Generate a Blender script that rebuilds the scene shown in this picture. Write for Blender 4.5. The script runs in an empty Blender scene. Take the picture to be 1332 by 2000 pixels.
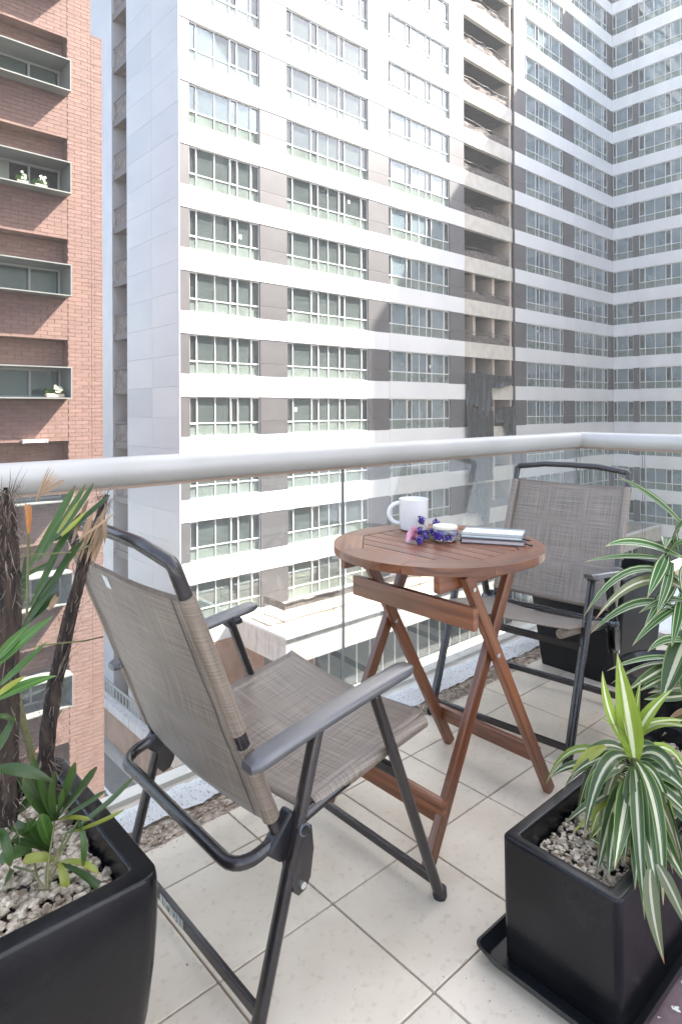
import bpy, bmesh, math, random
from mathutils import Vector, Matrix, noise
random.seed(11)
R = math.radians
sc = bpy.context.scene
col = sc.collection

# ------------------------------------------------------------------ camera, light, exposure
F, CX, HY, H = 1247.0, 666.0, 798.0, 1.13          # focal length and horizon of the photograph, eye height
ang = math.atan2(1247.0, 1392.0)
yaw = math.pi/2 - math.atan2(1247.0, 1392.0)        # view direction measured from +X is 48.15 degrees
VX, VY = math.cos(yaw), math.sin(yaw)
RX, RY = math.sin(yaw), -math.cos(yaw)
cd = bpy.data.cameras.new('camera'); cam = bpy.data.objects.new('camera', cd); col.objects.link(cam)
cd.sensor_fit = 'VERTICAL'; cd.sensor_height = 36.0; cd.sensor_width = 24.0
cd.lens = F/2000*36; cd.shift_y = -(1000-HY)/2000*1.0
cd.clip_start = .02; cd.clip_end = 600
cam.location = (0, 0, H)
cam.matrix_world = Matrix.Translation((0, 0, H)) @ Matrix.Rotation(yaw-math.pi/2, 4, 'Z') @ Matrix.Rotation(math.pi/2, 4, 'X') @ Matrix.Rotation(R(-.2), 4, 'Z')
sc.camera = cam

SUN = Vector((1.0, -.45, 1.24)).normalized()        # direction towards the sun
w = bpy.data.worlds.new('World'); sc.world = w; w.use_nodes = True
nt = w.node_tree; nt.nodes.clear()
sky = nt.nodes.new('ShaderNodeTexSky'); sky.sky_type = 'NISHITA'; sky.sun_disc = False
sky.sun_elevation = math.asin(SUN.z); sky.sun_rotation = math.atan2(SUN.x, SUN.y)
sky.air_density = 1.0; sky.dust_density = 3.0; sky.ozone_density = 1.0
bg = nt.nodes.new('ShaderNodeBackground'); bg.inputs[1].default_value = .10
wo = nt.nodes.new('ShaderNodeOutputWorld')
hz = nt.nodes.new('ShaderNodeHueSaturation'); hz.inputs['Saturation'].default_value = .72      # hazy, whitish city sky
nt.links.new(sky.outputs[0], hz.inputs['Color']); nt.links.new(hz.outputs[0], bg.inputs[0]); nt.links.new(bg.outputs[0], wo.inputs[0])
sd = bpy.data.lights.new('sun', 'SUN'); sun = bpy.data.objects.new('sun', sd); col.objects.link(sun)
sd.energy = 4.7; sd.angle = R(.6); sd.color = (1, .94, .85)
sun.rotation_euler = SUN.to_track_quat('Z', 'Y').to_euler(); sun.location = (0, 0, 60)
vs = sc.view_settings
sc.display_settings.display_device = 'sRGB'
vs.view_transform = 'Standard'; vs.look = 'None'; vs.gamma = 1; vs.use_curve_mapping = False
vs.exposure = 2.87
sc.render.engine = 'CYCLES'
sc.cycles.use_denoising = True
sc.cycles.max_bounces = 10; sc.cycles.diffuse_bounces = 5; sc.cycles.transparent_max_bounces = 24

def at(px, py, t):
    """point of the place seen at this spot of the photograph, t metres in front of the eye"""
    k = (px-CX)/F
    return Vector((t*(VX+k*RX), t*(VY+k*RY), H-(py-HY)/F*t))

# ------------------------------------------------------------------ materials
MATS = {}
def mat(name, c1, c2=None, rough=.6, metal=0, scale=8, stretch=(1, 1, 1), bump=0, bscale=None, spec=.5, objrand=0, fac=(.35, .65), detail=6, coat=0, trans=0, sub=0):
    if name in MATS: return MATS[name]
    m = bpy.data.materials.new(name); m.use_nodes = True; MATS[name] = m
    n = m.node_tree; N = n.nodes; L = n.links; b = N['Principled BSDF']
    b.inputs['Roughness'].default_value = rough; b.inputs['Metallic'].default_value = metal
    b.inputs['Specular IOR Level'].default_value = spec
    if coat: b.inputs['Coat Weight'].default_value = coat; b.inputs['Coat Roughness'].default_value = .15
    if trans: b.inputs['Transmission Weight'].default_value = trans
    c2 = c2 or c1
    tc = N.new('ShaderNodeTexCoord'); mp = N.new('ShaderNodeMapping'); mp.inputs['Scale'].default_value = stretch
    L.new(tc.outputs['Object'], mp.inputs[0])
    nz = N.new('ShaderNodeTexNoise'); nz.inputs['Scale'].default_value = scale; nz.inputs['Detail'].default_value = detail
    L.new(mp.outputs[0], nz.inputs[0])
    cr = N.new('ShaderNodeValToRGB'); cr.color_ramp.elements[0].position = fac[0]; cr.color_ramp.elements[1].position = fac[1]
    cr.color_ramp.elements[0].color = (*c1, 1); cr.color_ramp.elements[1].color = (*c2, 1)
    L.new(nz.outputs[0], cr.inputs[0]); out = cr.outputs[0]
    if objrand:
        oi = N.new('ShaderNodeObjectInfo'); mr = N.new('ShaderNodeMapRange')
        mr.inputs['To Min'].default_value = 1-objrand; mr.inputs['To Max'].default_value = 1+objrand
        L.new(oi.outputs['Random'], mr.inputs[0])
        hs = N.new('ShaderNodeHueSaturation'); L.new(mr.outputs[0], hs.inputs['Value']); L.new(out, hs.inputs['Color']); out = hs.outputs[0]
        add = N.new('ShaderNodeVectorMath'); add.operation = 'ADD'
        L.new(mp.outputs[0], add.inputs[0]); L.new(oi.outputs['Random'], add.inputs[1]); 
        mul = N.new('ShaderNodeVectorMath'); mul.operation = 'SCALE'; mul.inputs['Scale'].default_value = 37
        L.new(oi.outputs['Random'], mul.inputs[0]); L.new(mul.outputs[0], add.inputs[1]); L.new(add.outputs[0], nz.inputs[0])
    L.new(out, b.inputs['Base Color'])
    if bump:
        n2 = N.new('ShaderNodeTexNoise'); n2.inputs['Scale'].default_value = bscale or scale*4; n2.inputs['Detail'].default_value = 8
        L.new(mp.outputs[0], n2.inputs[0])
        bp = N.new('ShaderNodeBump'); bp.inputs['Strength'].default_value = bump; bp.inputs['Distance'].default_value = .01
        L.new(n2.outputs[0], bp.inputs['Height']); L.new(bp.outputs[0], b.inputs['Normal'])
    return m

def glass_mat(name, dust, dustcol, tint=(.8, .86, .84), ior=1.5, dscale=3, boost=1.0, rough=.02):
    """a sheet of window glass: see-through, mirror-like at grazing angles, with a film of dust"""
    m = bpy.data.materials.new(name); m.use_nodes = True; MATS[name] = m
    n = m.node_tree; N = n.nodes; L = n.links; N.clear()
    out = N.new('ShaderNodeOutputMaterial')
    tr = N.new('ShaderNodeBsdfTransparent'); tr.inputs[0].default_value = (*tint, 1)
    df = N.new('ShaderNodeBsdfDiffuse'); df.inputs[0].default_value = (*dustcol, 1)
    gl = N.new('ShaderNodeBsdfGlossy'); gl.inputs['Roughness'].default_value = rough; gl.inputs[0].default_value = (.95, .97, 1, 1)
    fr = N.new('ShaderNodeFresnel'); fr.inputs[0].default_value = ior
    tc = N.new('ShaderNodeTexCoord'); nz = N.new('ShaderNodeTexNoise'); nz.inputs['Scale'].default_value = dscale; nz.inputs['Detail'].default_value = 5
    gm = N.new('ShaderNodeNewGeometry'); L.new(gm.outputs['Position'], nz.inputs[0])
    mr = N.new('ShaderNodeMapRange'); mr.inputs['From Min'].default_value = .3; mr.inputs['From Max'].default_value = .7
    mr.inputs['To Min'].default_value = dust*.82; mr.inputs['To Max'].default_value = min(1, dust*1.15)
    L.new(nz.outputs[0], mr.inputs[0])
    m1 = N.new('ShaderNodeMixShader'); L.new(mr.outputs[0], m1.inputs[0]); L.new(tr.outputs[0], m1.inputs[1]); L.new(df.outputs[0], m1.inputs[2])
    mb = N.new('ShaderNodeMath'); mb.operation = 'MULTIPLY'; mb.inputs[1].default_value = boost; mb.use_clamp = True
    L.new(fr.outputs[0], mb.inputs[0])
    m2 = N.new('ShaderNodeMixShader'); L.new(mb.outputs[0], m2.inputs[0]); L.new(m1.outputs[0], m2.inputs[1]); L.new(gl.outputs[0], m2.inputs[2])
    L.new(m2.outputs[0], out.inputs[0])
    return m

M_white = mat('white_cladding', (.64, .65, .665), (.72, .725, .73), rough=.45, scale=1.1, objrand=.03, stretch=(3, 3, .35), fac=(.3, .75))
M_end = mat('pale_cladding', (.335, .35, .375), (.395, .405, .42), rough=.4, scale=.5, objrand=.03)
M_pier = mat('grey_pier_cladding', (.078, .074, .079), (.094, .089, .094), rough=.5, scale=1.2, objrand=.05)
M_frame = mat('white_window_frame', (.6, .62, .62), rough=.4)
M_glass = glass_mat('window_glass', .42, (.15, .185, .18), dscale=.5, boost=1.6)
M_glass_skytint = glass_mat('sky_tint_window_glass', .5, (.29, .38, .42), dscale=.5, boost=1.6)  # sky reflection put into a paler, bluer film colour
M_glass_low = glass_mat('frosted_window_glass', .6, (.25, .30, .27), dscale=1.3, boost=1.4)
M_glass_case = glass_mat('clear_casement_glass', .22, (.15, .17, .17), dscale=1.3, boost=1.6)
M_room = mat('room_plaster', (.26, .27, .25), (.34, .35, .33), rough=.9, scale=.4)
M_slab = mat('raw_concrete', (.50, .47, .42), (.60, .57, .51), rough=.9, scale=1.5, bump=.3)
M_shade_dark = mat('shade_dark_inner_concrete', (.03, .027, .028), (.06, .053, .05), rough=.95, scale=1.2)  # shade inside the bay put into the colour, near black
M_cream = mat('cream_partition', (.46, .375, .31), (.55, .46, .39), rough=.9, scale=1)
M_net = mat('brown_debris_net', (.07, .058, .054), (.17, .145, .13), rough=.95, scale=4, bump=.6, fac=(.3, .7))
M_recess = mat('stained_brown_render', (.06, .034, .025), (.15, .10, .075), rough=.9, scale=2)
M_tarp = mat('black_tarp', (.012, .016, .019), (.03, .036, .042), rough=.28, scale=3, bump=.15, spec=.8)
M_pipe = mat('dark_pipe', (.075, .058, .055), rough=.6)
M_brick = mat('red_brick', (.155, .088, .070), (.215, .132, .110), rough=.85, scale=5, stretch=(.6, 1, 7), objrand=.09, bump=.35, bscale=14)
M_mortar = mat('brick_mortar', (.115, .066, .054), (.15, .09, .075), rough=.95, scale=4)
M_boxgrey = mat('grey_sheet_metal', (.16, .165, .155), (.2, .205, .19), rough=.5, scale=1)
M_blind = mat('window_blind', (.46, .45, .39), (.54, .52, .46), rough=.8, scale=1.2)
M_darkglass = mat('dark_window_glass', (.05, .06, .06), (.1, .11, .11), rough=.08, scale=1)
M_alu = mat('aluminium_frame', (.32, .325, .31), rough=.4)
M_asphalt = mat('asphalt', (.09, .09, .095), (.14, .135, .13), rough=.9, scale=.8)
M_pave = mat('pale_paving', (.27, .26, .24), (.34, .325, .3), rough=.9, scale=.6)
M_line = mat('white_road_paint', (.75, .75, .73), rough=.7)
M_podium = mat('old_white_paint', (.36, .34, .32), (.52, .505, .485), rough=.75, scale=1.4, stretch=(3, 3, .6), fac=(.3, .5), bump=.3)
M_sand = mat('sandy_terrace', (.30, .25, .2), (.4, .345, .285), rough=.95, scale=1.2)
M_brown = mat('brown_panel', (.26, .15, .095), (.36, .22, .145), rough=.7, scale=1.5, stretch=(1, 1, .5))
M_steel = mat('rail_steel', (.38, .365, .34), (.43, .415, .385), rough=.42, metal=.12, scale=3, spec=.6)
M_seam = mat('dark_seam', (.12, .11, .1), rough=.6)
M_rglass = glass_mat('balustrade_glass', .02, (.85, .87, .85), tint=(.97, .985, .98), dscale=1.5, boost=.35)
M_gedge = mat('glass_edge', (.15, .165, .155), rough=.2)
M_grout = mat('tile_grout', (.49, .415, .33), (.57, .49, .40), rough=.95, scale=20)
M_kerb = mat('chipped_white_kerb', (.36, .32, .29), (.74, .73, .71), rough=.9, scale=130, fac=(.34, .42), bump=.9, bscale=220, detail=9)
M_grit = mat('brown_grit', (.27, .19, .13), (.56, .47, .375), rough=.95, scale=40, bump=.6)
M_blackpot = mat('black_glazed_pot', (.005, .005, .006), (.024, .023, .023), rough=.25, scale=5, spec=.3, bump=.06, bscale=60, fac=(.45, .85), detail=10)
M_blacktray = mat('black_plastic_tray', (.008, .009, .010), rough=.3, scale=20, spec=.35)
M_pebble = mat('white_pebbles', (.17, .125, .08), (.62, .53, .40), rough=.8, scale=70, detail=2)
M_soil = mat('dark_soil', (.03, .022, .016), (.07, .052, .04), rough=1, scale=40, bump=1)
M_metal = mat('bronze_grey_tube', (.024, .019, .019), (.031, .026, .025), rough=.27, metal=.25, spec=.8, scale=30)
M_arm = mat('grey_moulded_arm', (.06, .056, .058), (.07, .066, .068), rough=.34, spec=.8, scale=30, coat=.5)
M_black = mat('black_plastic', (.014, .014, .016), rough=.35)
M_rivet = mat('bright_rivet', (.7, .7, .68), rough=.25, metal=.9)
M_ceramic = mat('white_ceramic', (.70, .68, .66), rough=.15, coat=.4)
M_leaf = None
M_trunk = mat('fibrous_trunk', (.014, .009, .007), (.07, .046, .033), rough=.95, scale=30, stretch=(3, 3, .6), bump=1, bscale=80)
M_fibre = mat('dry_fibre', (.08, .06, .045), (.22, .175, .14), rough=.95, scale=40)
M_stem = mat('green_stem', (.10, .11, .035), (.17, .15, .07), rough=.6, scale=30)
M_rose = mat('pink_petal', (.62, .27, .36), (.72, .42, .5), rough=.6, scale=40)
M_purple = mat('violet_petal', (.035, .018, .16), (.09, .05, .32), rough=.7, scale=120)
M_home = mat('beige_render', (.42, .40, .35), (.5, .47, .42), rough=.9, scale=.3)
M_homewall = mat('white_room_wall', (.72, .71, .69), rough=.8)
M_homefloor = mat('added_deck_paving', (.55, .5, .45), rough=.5)

def wood_mat():
    m = bpy.data.materials.new('oiled_hardwood'); m.use_nodes = True
    N = m.node_tree.nodes; L = m.node_tree.links; b = N['Principled BSDF']
    tc = N.new('ShaderNodeTexCoord'); mp = N.new('ShaderNodeMapping')
    L.new(tc.outputs['UV'], mp.inputs[0]); mp.inputs['Scale'].default_value = (3, 60, 1)
    oi = N.new('ShaderNodeObjectInfo'); ad = N.new('ShaderNodeVectorMath'); ad.operation = 'ADD'
    sc_ = N.new('ShaderNodeVectorMath'); sc_.operation = 'SCALE'; sc_.inputs['Scale'].default_value = 91
    L.new(oi.outputs['Random'], sc_.inputs[0]); L.new(mp.outputs[0], ad.inputs[0]); L.new(sc_.outputs[0], ad.inputs[1])
    nz = N.new('ShaderNodeTexNoise'); nz.inputs['Scale'].default_value = 1; nz.inputs['Detail'].default_value = 6; nz.inputs['Distortion'].default_value = .6
    L.new(ad.outputs[0], nz.inputs[0])
    cr = N.new('ShaderNodeValToRGB'); e = cr.color_ramp.elements
    e[0].position = .3; e[0].color = (.08, .024, .010, 1); e[1].position = .7; e[1].color = (.235, .086, .036, 1)
    L.new(nz.outputs[0], cr.inputs[0])
    hs = N.new('ShaderNodeHueSaturation'); mr = N.new('ShaderNodeMapRange'); mr.inputs['To Min'].default_value = .82; mr.inputs['To Max'].default_value = 1.2
    L.new(oi.outputs['Random'], mr.inputs[0]); L.new(mr.outputs[0], hs.inputs['Value']); L.new(cr.outputs[0], hs.inputs['Color'])
    L.new(hs.outputs[0], b.inputs['Base Color']); b.inputs['Roughness'].default_value = .3; b.inputs['Specular IOR Level'].default_value = .75
    bp = N.new('ShaderNodeBump'); bp.inputs['Strength'].default_value = .15; bp.inputs['Distance'].default_value = .003
    L.new(nz.outputs[0], bp.inputs['Height']); L.new(bp.outputs[0], b.inputs['Normal'])
    return m
M_wood = wood_mat()

def weave_mat(name, dark, light, both=True):
    """mesh sling cloth: slubby threads both ways over the UV map (metres)"""
    m = bpy.data.materials.new(name); m.use_nodes = True
    N = m.node_tree.nodes; L = m.node_tree.links; b = N['Principled BSDF']
    tc = N.new('ShaderNodeTexCoord')
    outs = []
    for s in ((6, 430, 1), (430, 6, 1)):
        mp = N.new('ShaderNodeMapping'); mp.inputs['Scale'].default_value = s; L.new(tc.outputs['UV'], mp.inputs[0])
        nz = N.new('ShaderNodeTexNoise'); nz.inputs['Scale'].default_value = 1; nz.inputs['Detail'].default_value = 2
        L.new(mp.outputs[0], nz.inputs[0]); outs.append(nz.outputs[0])
    ad = N.new('ShaderNodeMath'); ad.operation = 'ADD'; L.new(outs[0], ad.inputs[0]); L.new(outs[1], ad.inputs[1])
    mu = N.new('ShaderNodeMath'); mu.operation = 'MULTIPLY'; mu.inputs[1].default_value = .5; L.new(ad.outputs[0], mu.inputs[0])
    cr = N.new('ShaderNodeValToRGB'); e = cr.color_ramp.elements
    e[0].position = .33; e[0].color = (*dark, 1); e[1].position = .66; e[1].color = (*light, 1)
    L.new(mu.outputs[0], cr.inputs[0]); L.new(cr.outputs[0], b.inputs['Base Color'])
    b.inputs['Roughness'].default_value = .36; b.inputs['Specular IOR Level'].default_value = .9
    bp = N.new('ShaderNodeBump'); bp.inputs['Strength'].default_value = .25; bp.inputs['Distance'].default_value = .002
    L.new(mu.outputs[0], bp.inputs['Height']); L.new(bp.outputs[0], b.inputs['Normal'])
    b.inputs['Sheen Weight'].default_value = .18; b.inputs['Sheen Roughness'].default_value = .35
    # a little light passes between the threads
    tl = N.new('ShaderNodeBsdfTranslucent'); L.new(cr.outputs[0], tl.inputs[0])
    mx = N.new('ShaderNodeMixShader'); mx.inputs[0].default_value = .22
    o = N['Material Output']; L.new(b.outputs[0], mx.inputs[1]); L.new(tl.outputs[0], mx.inputs[2]); L.new(mx.outputs[0], o.inputs[0])
    return m
M_weave = weave_mat('woven_sling', (.10, .072, .052), (.37, .295, .225))

def tile_mat():
    m = bpy.data.materials.new('cream_floor_tile'); m.use_nodes = True
    N = m.node_tree.nodes; L = m.node_tree.links; b = N['Principled BSDF']
    g = N.new('ShaderNodeNewGeometry'); oi = N.new('ShaderNodeObjectInfo')
    def nz(scale, det, dist=0):
        n = N.new('ShaderNodeTexNoise'); n.inputs['Scale'].default_value = scale; n.inputs['Detail'].default_value = det; n.inputs['Distortion'].default_value = dist
        L.new(g.outputs['Position'], n.inputs[0]); return n.outputs[0]
    a = N.new('ShaderNodeValToRGB'); e = a.color_ramp.elements
    e[0].position = .3; e[0].color = (.56, .475, .365, 1); e[1].position = .68; e[1].color = (.665, .585, .47, 1)
    L.new(nz(5, 10, .2), a.inputs[0])
    s = N.new('ShaderNodeValToRGB'); e = s.color_ramp.elements       # scuffs and specks
    e[0].position = .30; e[0].color = (.84, .80, .76, 1); e[1].position = .44; e[1].color = (1, 1, 1, 1)
    L.new(nz(55, 12, .0), s.inputs[0])
    mx = N.new('ShaderNodeMixRGB'); mx.blend_type = 'MULTIPLY'; mx.inputs[0].default_value = .8
    L.new(a.outputs[0], mx.inputs[1]); L.new(s.outputs[0], mx.inputs[2])
    hs = N.new('ShaderNodeHueSaturation'); mr = N.new('ShaderNodeMapRange'); mr.inputs['To Min'].default_value = .95; mr.inputs['To Max'].default_value = 1.05
    L.new(oi.outputs['Random'], mr.inputs[0]); L.new(mr.outputs[0], hs.inputs['Value']); L.new(mx.outputs[0], hs.inputs['Color'])
    L.new(hs.outputs[0], b.inputs['Base Color'])
    rr = N.new('ShaderNodeMapRange'); rr.inputs['To Min'].default_value = .28; rr.inputs['To Max'].default_value = .55; L.new(nz(11, 5), rr.inputs[0])
    L.new(rr.outputs[0], b.inputs['Roughness'])
    bp = N.new('ShaderNodeBump'); bp.inputs['Strength'].default_value = .18; bp.inputs['Distance'].default_value = .004
    L.new(nz(16, 6), bp.inputs['Height']); L.new(bp.outputs[0], b.inputs['Normal'])
    return m
M_tile = tile_mat()

def sill_mat():
    m = bpy.data.materials.new('chipped_plum_paint'); m.use_nodes = True
    N = m.node_tree.nodes; L = m.node_tree.links; b = N['Principled BSDF']
    g = N.new('ShaderNodeNewGeometry'); n = N.new('ShaderNodeTexNoise'); n.inputs['Scale'].default_value = 26; n.inputs['Detail'].default_value = 3
    L.new(g.outputs['Position'], n.inputs[0])
    cr = N.new('ShaderNodeValToRGB'); e = cr.color_ramp.elements
    e[0].position = .655; e[0].color = (.13, .085, .095, 1); e[1].position = .67; e[1].color = (.72, .72, .64, 1)
    k = cr.color_ramp.elements.new(.3); k.color = (.2, .14, .14, 1)
    L.new(n.outputs[0], cr.inputs[0]); L.new(cr.outputs[0], b.inputs['Base Color']); b.inputs['Roughness'].default_value = .45
    return m
M_sill = sill_mat()

def leaf_mat(name, edge, mid, stripes=(), tip=(.3, .2, .08), tipamt=1.0, rough=.38, trans=.25):
    """leaf blade: colour over u (across) and v (along); stripes = (centre, half width, colour)"""
    m = bpy.data.materials.new(name); m.use_nodes = True
    N = m.node_tree.nodes; L = m.node_tree.links; b = N['Principled BSDF']
    tc = N.new('ShaderNodeTexCoord'); sp = N.new('ShaderNodeSeparateXYZ'); L.new(tc.outputs['UV'], sp.inputs[0])
    mp = N.new('ShaderNodeMapping'); mp.inputs['Scale'].default_value = (14, 1.4, 1); L.new(tc.outputs['UV'], mp.inputs[0])
    oi = N.new('ShaderNodeObjectInfo'); s3 = N.new('ShaderNodeVectorMath'); s3.operation = 'SCALE'; s3.inputs['Scale'].default_value = 53
    L.new(oi.outputs['Random'], s3.inputs[0]); ad = N.new('ShaderNodeVectorMath'); L.new(mp.outputs[0], ad.inputs[0]); L.new(s3.outputs[0], ad.inputs[1])
    nz = N.new('ShaderNodeTexNoise'); nz.inputs['Scale'].default_value = 1; nz.inputs['Detail'].default_value = 3; L.new(ad.outputs[0], nz.inputs[0])
    base = N.new('ShaderNodeMixRGB'); base.inputs[1].default_value = (*edge, 1); base.inputs[2].default_value = (*mid, 1)
    L.new(nz.outputs[0], base.inputs[0]); out = base.outputs[0]
    for c, hw, colr in stripes:
        s = N.new('ShaderNodeMath'); s.operation = 'SUBTRACT'; s.inputs[1].default_value = c; L.new(sp.outputs[0], s.inputs[0])
        a = N.new('ShaderNodeMath'); a.operation = 'ABSOLUTE'; L.new(s.outputs[0], a.inputs[0])
        r = N.new('ShaderNodeMapRange'); r.inputs['From Min'].default_value = hw; r.inputs['From Max'].default_value = hw*.7; L.new(a.outputs[0], r.inputs[0])
        x = N.new('ShaderNodeMixRGB'); L.new(r.outputs[0], x.inputs[0]); L.new(out, x.inputs[1]); x.inputs[2].default_value = (*colr, 1); out = x.outputs[0]
    r = N.new('ShaderNodeMapRange'); r.inputs['From Min'].default_value = .9; r.inputs['From Max'].default_value = 1.0; r.inputs['To Max'].default_value = tipamt
    L.new(sp.outputs[1], r.inputs[0])
    x = N.new('ShaderNodeMixRGB'); L.new(r.outputs[0], x.inputs[0]); L.new(out, x.inputs[1]); x.inputs[2].default_value = (*tip, 1)
    hs = N.new('ShaderNodeHueSaturation'); mr = N.new('ShaderNodeMapRange'); mr.inputs['To Min'].default_value = .75; mr.inputs['To Max'].default_value = 1.3
    L.new(oi.outputs['Random'], mr.inputs[0]); L.new(mr.outputs[0], hs.inputs['Value']); L.new(x.outputs[0], hs.inputs['Color'])
    L.new(hs.outputs[0], b.inputs['Base Color']); b.inputs['Roughness'].default_value = rough
    tl = N.new('ShaderNodeBsdfTranslucent'); L.new(hs.outputs[0], tl.inputs[0])
    mx = N.new('ShaderNodeMixShader'); mx.inputs[0].default_value = trans
    L.new(b.outputs[0], mx.inputs[1]); L.new(tl.outputs[0], mx.inputs[2]); L.new(mx.outputs[0], N['Material Output'].inputs[0])
    return m
CRM = (.56, .55, .37)
LF_palm = leaf_mat('palm_leaf', (.024, .058, .012), (.062, .112, .022), tip=(.12, .08, .03))
LF_bright = leaf_mat('bright_palm_leaf', (.035, .10, .014), (.08, .17, .025), [(.25, .02, (.02, .07, .008)), (.5, .025, (.18, .3, .05)), (.75, .02, (.02, .07, .008))], tip=(.12, .18, .03))
LF_dry = leaf_mat('dry_leaf', (.25, .15, .075), (.4, .28, .17), tip=(.3, .25, .2))
LF_orange = leaf_mat('orange_leaf', (.45, .15, .03), (.5, .22, .05), tip=(.4, .2, .1))
LF_yellow = leaf_mat('yellow_green_leaf', (.2, .24, .03), (.3, .3, .05), tip=(.3, .2, .08))
LF_drac = leaf_mat('cream_striped_leaf', (.028, .06, .02), (.062, .105, .03), [(.5, .115, CRM), (.33, .02, (.2, .25, .12)), (.02, .04, (.2, .28, .07)), (.98, .04, (.2, .28, .07))], tip=(.35, .27, .12))
LF_lime = leaf_mat('lime_striped_leaf', (.19, .28, .03), (.30, .38, .06), [(.5, .12, (.66, .68, .45)), (.3, .02, (.12, .22, .02))], tip=(.4, .42, .15))
LF_edge = leaf_mat('white_edged_leaf', (.035, .10, .02), (.06, .15, .03), [(.14, .05, CRM), (.86, .05, CRM), (.5, .035, (.4, .46, .3))], tip=(.4, .3, .15))
LF_old = leaf_mat('fading_striped_leaf', (.12, .15, .06), (.2, .2, .1), [(.5, .1, (.6, .55, .4))], tip=(.42, .2, .13))

# ------------------------------------------------------------------ mesh helpers
class MB:
    def __init__(s): s.v = []; s.f = []; s.uv = []
    def add(s, vs, fs, uvs=None):
        o = len(s.v); s.v += [Vector(p) for p in vs]
        for i, f in enumerate(fs):
            s.f.append([o+k for k in f]); s.uv.append(uvs[i] if uvs else [(0, 0)]*len(f))
    def box(s, a, b):
        x0, y0, z0 = a; x1, y1, z1 = b
        s.add([(x0,y0,z0),(x1,y0,z0),(x1,y1,z0),(x0,y1,z0),(x0,y0,z1),(x1,y0,z1),(x1,y1,z1),(x0,y1,z1)],
              [(0,3,2,1),(4,5,6,7),(0,1,5,4),(1,2,6,5),(2,3,7,6),(3,0,4,7)])
    def bar(s, p, q, w, h, up=(0, 0, 1)):
        """rectangular bar from p to q, w across, h along up; UV runs with the grain"""
        p = Vector(p); q = Vector(q); d = q-p; ln = d.length; d.normalize()
        x = d.cross(Vector(up)).normalized(); y = x.cross(d).normalized()
        vs = [c+x*(sx*w/2)+y*(sy*h/2) for c in (p, q) for sx, sy in ((-1,-1),(1,-1),(1,1),(-1,1))]
        fs = [(3,2,1,0),(4,5,6,7),(0,1,5,4),(1,2,6,5),(2,3,7,6),(3,0,4,7)]
        uv = [[(0,0),(0,w),(h,w),(h,0)]]*2+[[(0,0),(0,w),(ln,w),(ln,0)]]*4
        s.add(vs, fs, uv)
    def tube(s, pts, r, n=10, sx=1, sy=1, up=(0, 0, 1), cap=True, ry=None):
        pts = [Vector(p) for p in pts]; rr = r if isinstance(r, (list, tuple)) else [r]*len(pts)
        rings = []; px = None
        for i, p in enumerate(pts):
            a = pts[max(0, i-1)]; b = pts[min(len(pts)-1, i+1)]
            d = (b-a).normalized()
            k = 1.0
            if 0 < i < len(pts)-1:
                c = (p-a).normalized().dot(d); k = 1/max(.5, c)
            x = d.cross(Vector(up))
            if x.length < .05: x = px if px is not None else d.cross(Vector((1, 0, 0)))
            x.normalize(); 
            if px is not None and x.dot(px) < 0 and abs(x.dot(px)) > .5: x = -x
            px = x; y = x.cross(d).normalized()
            rings.append([p+x*math.cos(t)*rr[i]*sx+y*math.sin(t)*rr[i]*sy for t in [2*math.pi*j/n for j in range(n)]])
        o = []
        for rg in rings: o += rg
        fs = [(i*n+j, i*n+(j+1) % n, (i+1)*n+(j+1) % n, (i+1)*n+j) for i in range(len(pts)-1) for j in range(n)]
        if cap: fs += [tuple(range(n))[::-1], tuple((len(pts)-1)*n+j for j in range(n))]
        s.add(o, fs)
    def lathe(s, c, prof, n=32, sq=None):
        c = Vector(c); vs = []
        for r, z in prof: vs += [c+Vector((r*math.cos(2*math.pi*j/n), r*math.sin(2*math.pi*j/n), z)) for j in range(n)]
        fs = [(i*n+j, i*n+(j+1) % n, (i+1)*n+(j+1) % n, (i+1)*n+j) for i in range(len(prof)-1) for j in range(n)]
        s.add(vs, fs)
    def grid(s, P, nu, nv, uvs=(1, 1)):
        vs = [P(i/nu, j/nv) for j in range(nv+1) for i in range(nu+1)]
        fs = []; uv = []
        for j in range(nv):
            for i in range(nu):
                k = j*(nu+1)+i; fs.append((k, k+1, k+nu+2, k+nu+1))
                uv.append([(a/nu*uvs[0], b/nv*uvs[1]) for a, b in ((i, j), (i+1, j), (i+1, j+1), (i, j+1))])
        s.add(vs, fs, uv)
    def mesh(s, name, off=(0, 0, 0)):
        me = bpy.data.meshes.new(name); o = Vector(off)
        me.from_pydata([tuple(p-o) for p in s.v], [], s.f)
        uv = me.uv_layers.new(name='UVMap'); d = uv.data; i = 0
        for u in s.uv:
            for c in u: d[i].uv = c; i += 1
        me.validate(); me.update(); return me
    def build(s, name, m, parent=None, off=None, smooth=False, bevel=0, seg=2, sol=0):
        if off is None: off = ROOT.get(parent.name, (0, 0, 0)) if parent else (0, 0, 0)
        me = s.mesh(name, off); me.materials.append(m)
        if smooth:
            for p in me.polygons: p.use_smooth = True
            try: me.set_sharp_from_angle(angle=R(42))
            except Exception: pass
        o = bpy.data.objects.new(name, me); col.objects.link(o); o.parent = parent
        if parent: ROOT[o.name] = ROOT.get(parent.name, (0, 0, 0))
        if sol: md = o.modifiers.new('thickness', 'SOLIDIFY'); md.thickness = sol; md.offset = 0
        if bevel: md = o.modifiers.new('bevel', 'BEVEL'); md.width = bevel; md.segments = seg; md.limit_method = 'ANGLE'; md.angle_limit = R(40)
        return o
ROOT = {}
def tag(o, label=None, cat=None, group=None, kind=None):
    if label: o['label'] = label
    if cat: o['category'] = cat
    if group: o['group'] = group
    if kind: o['kind'] = kind
    return o
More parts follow.
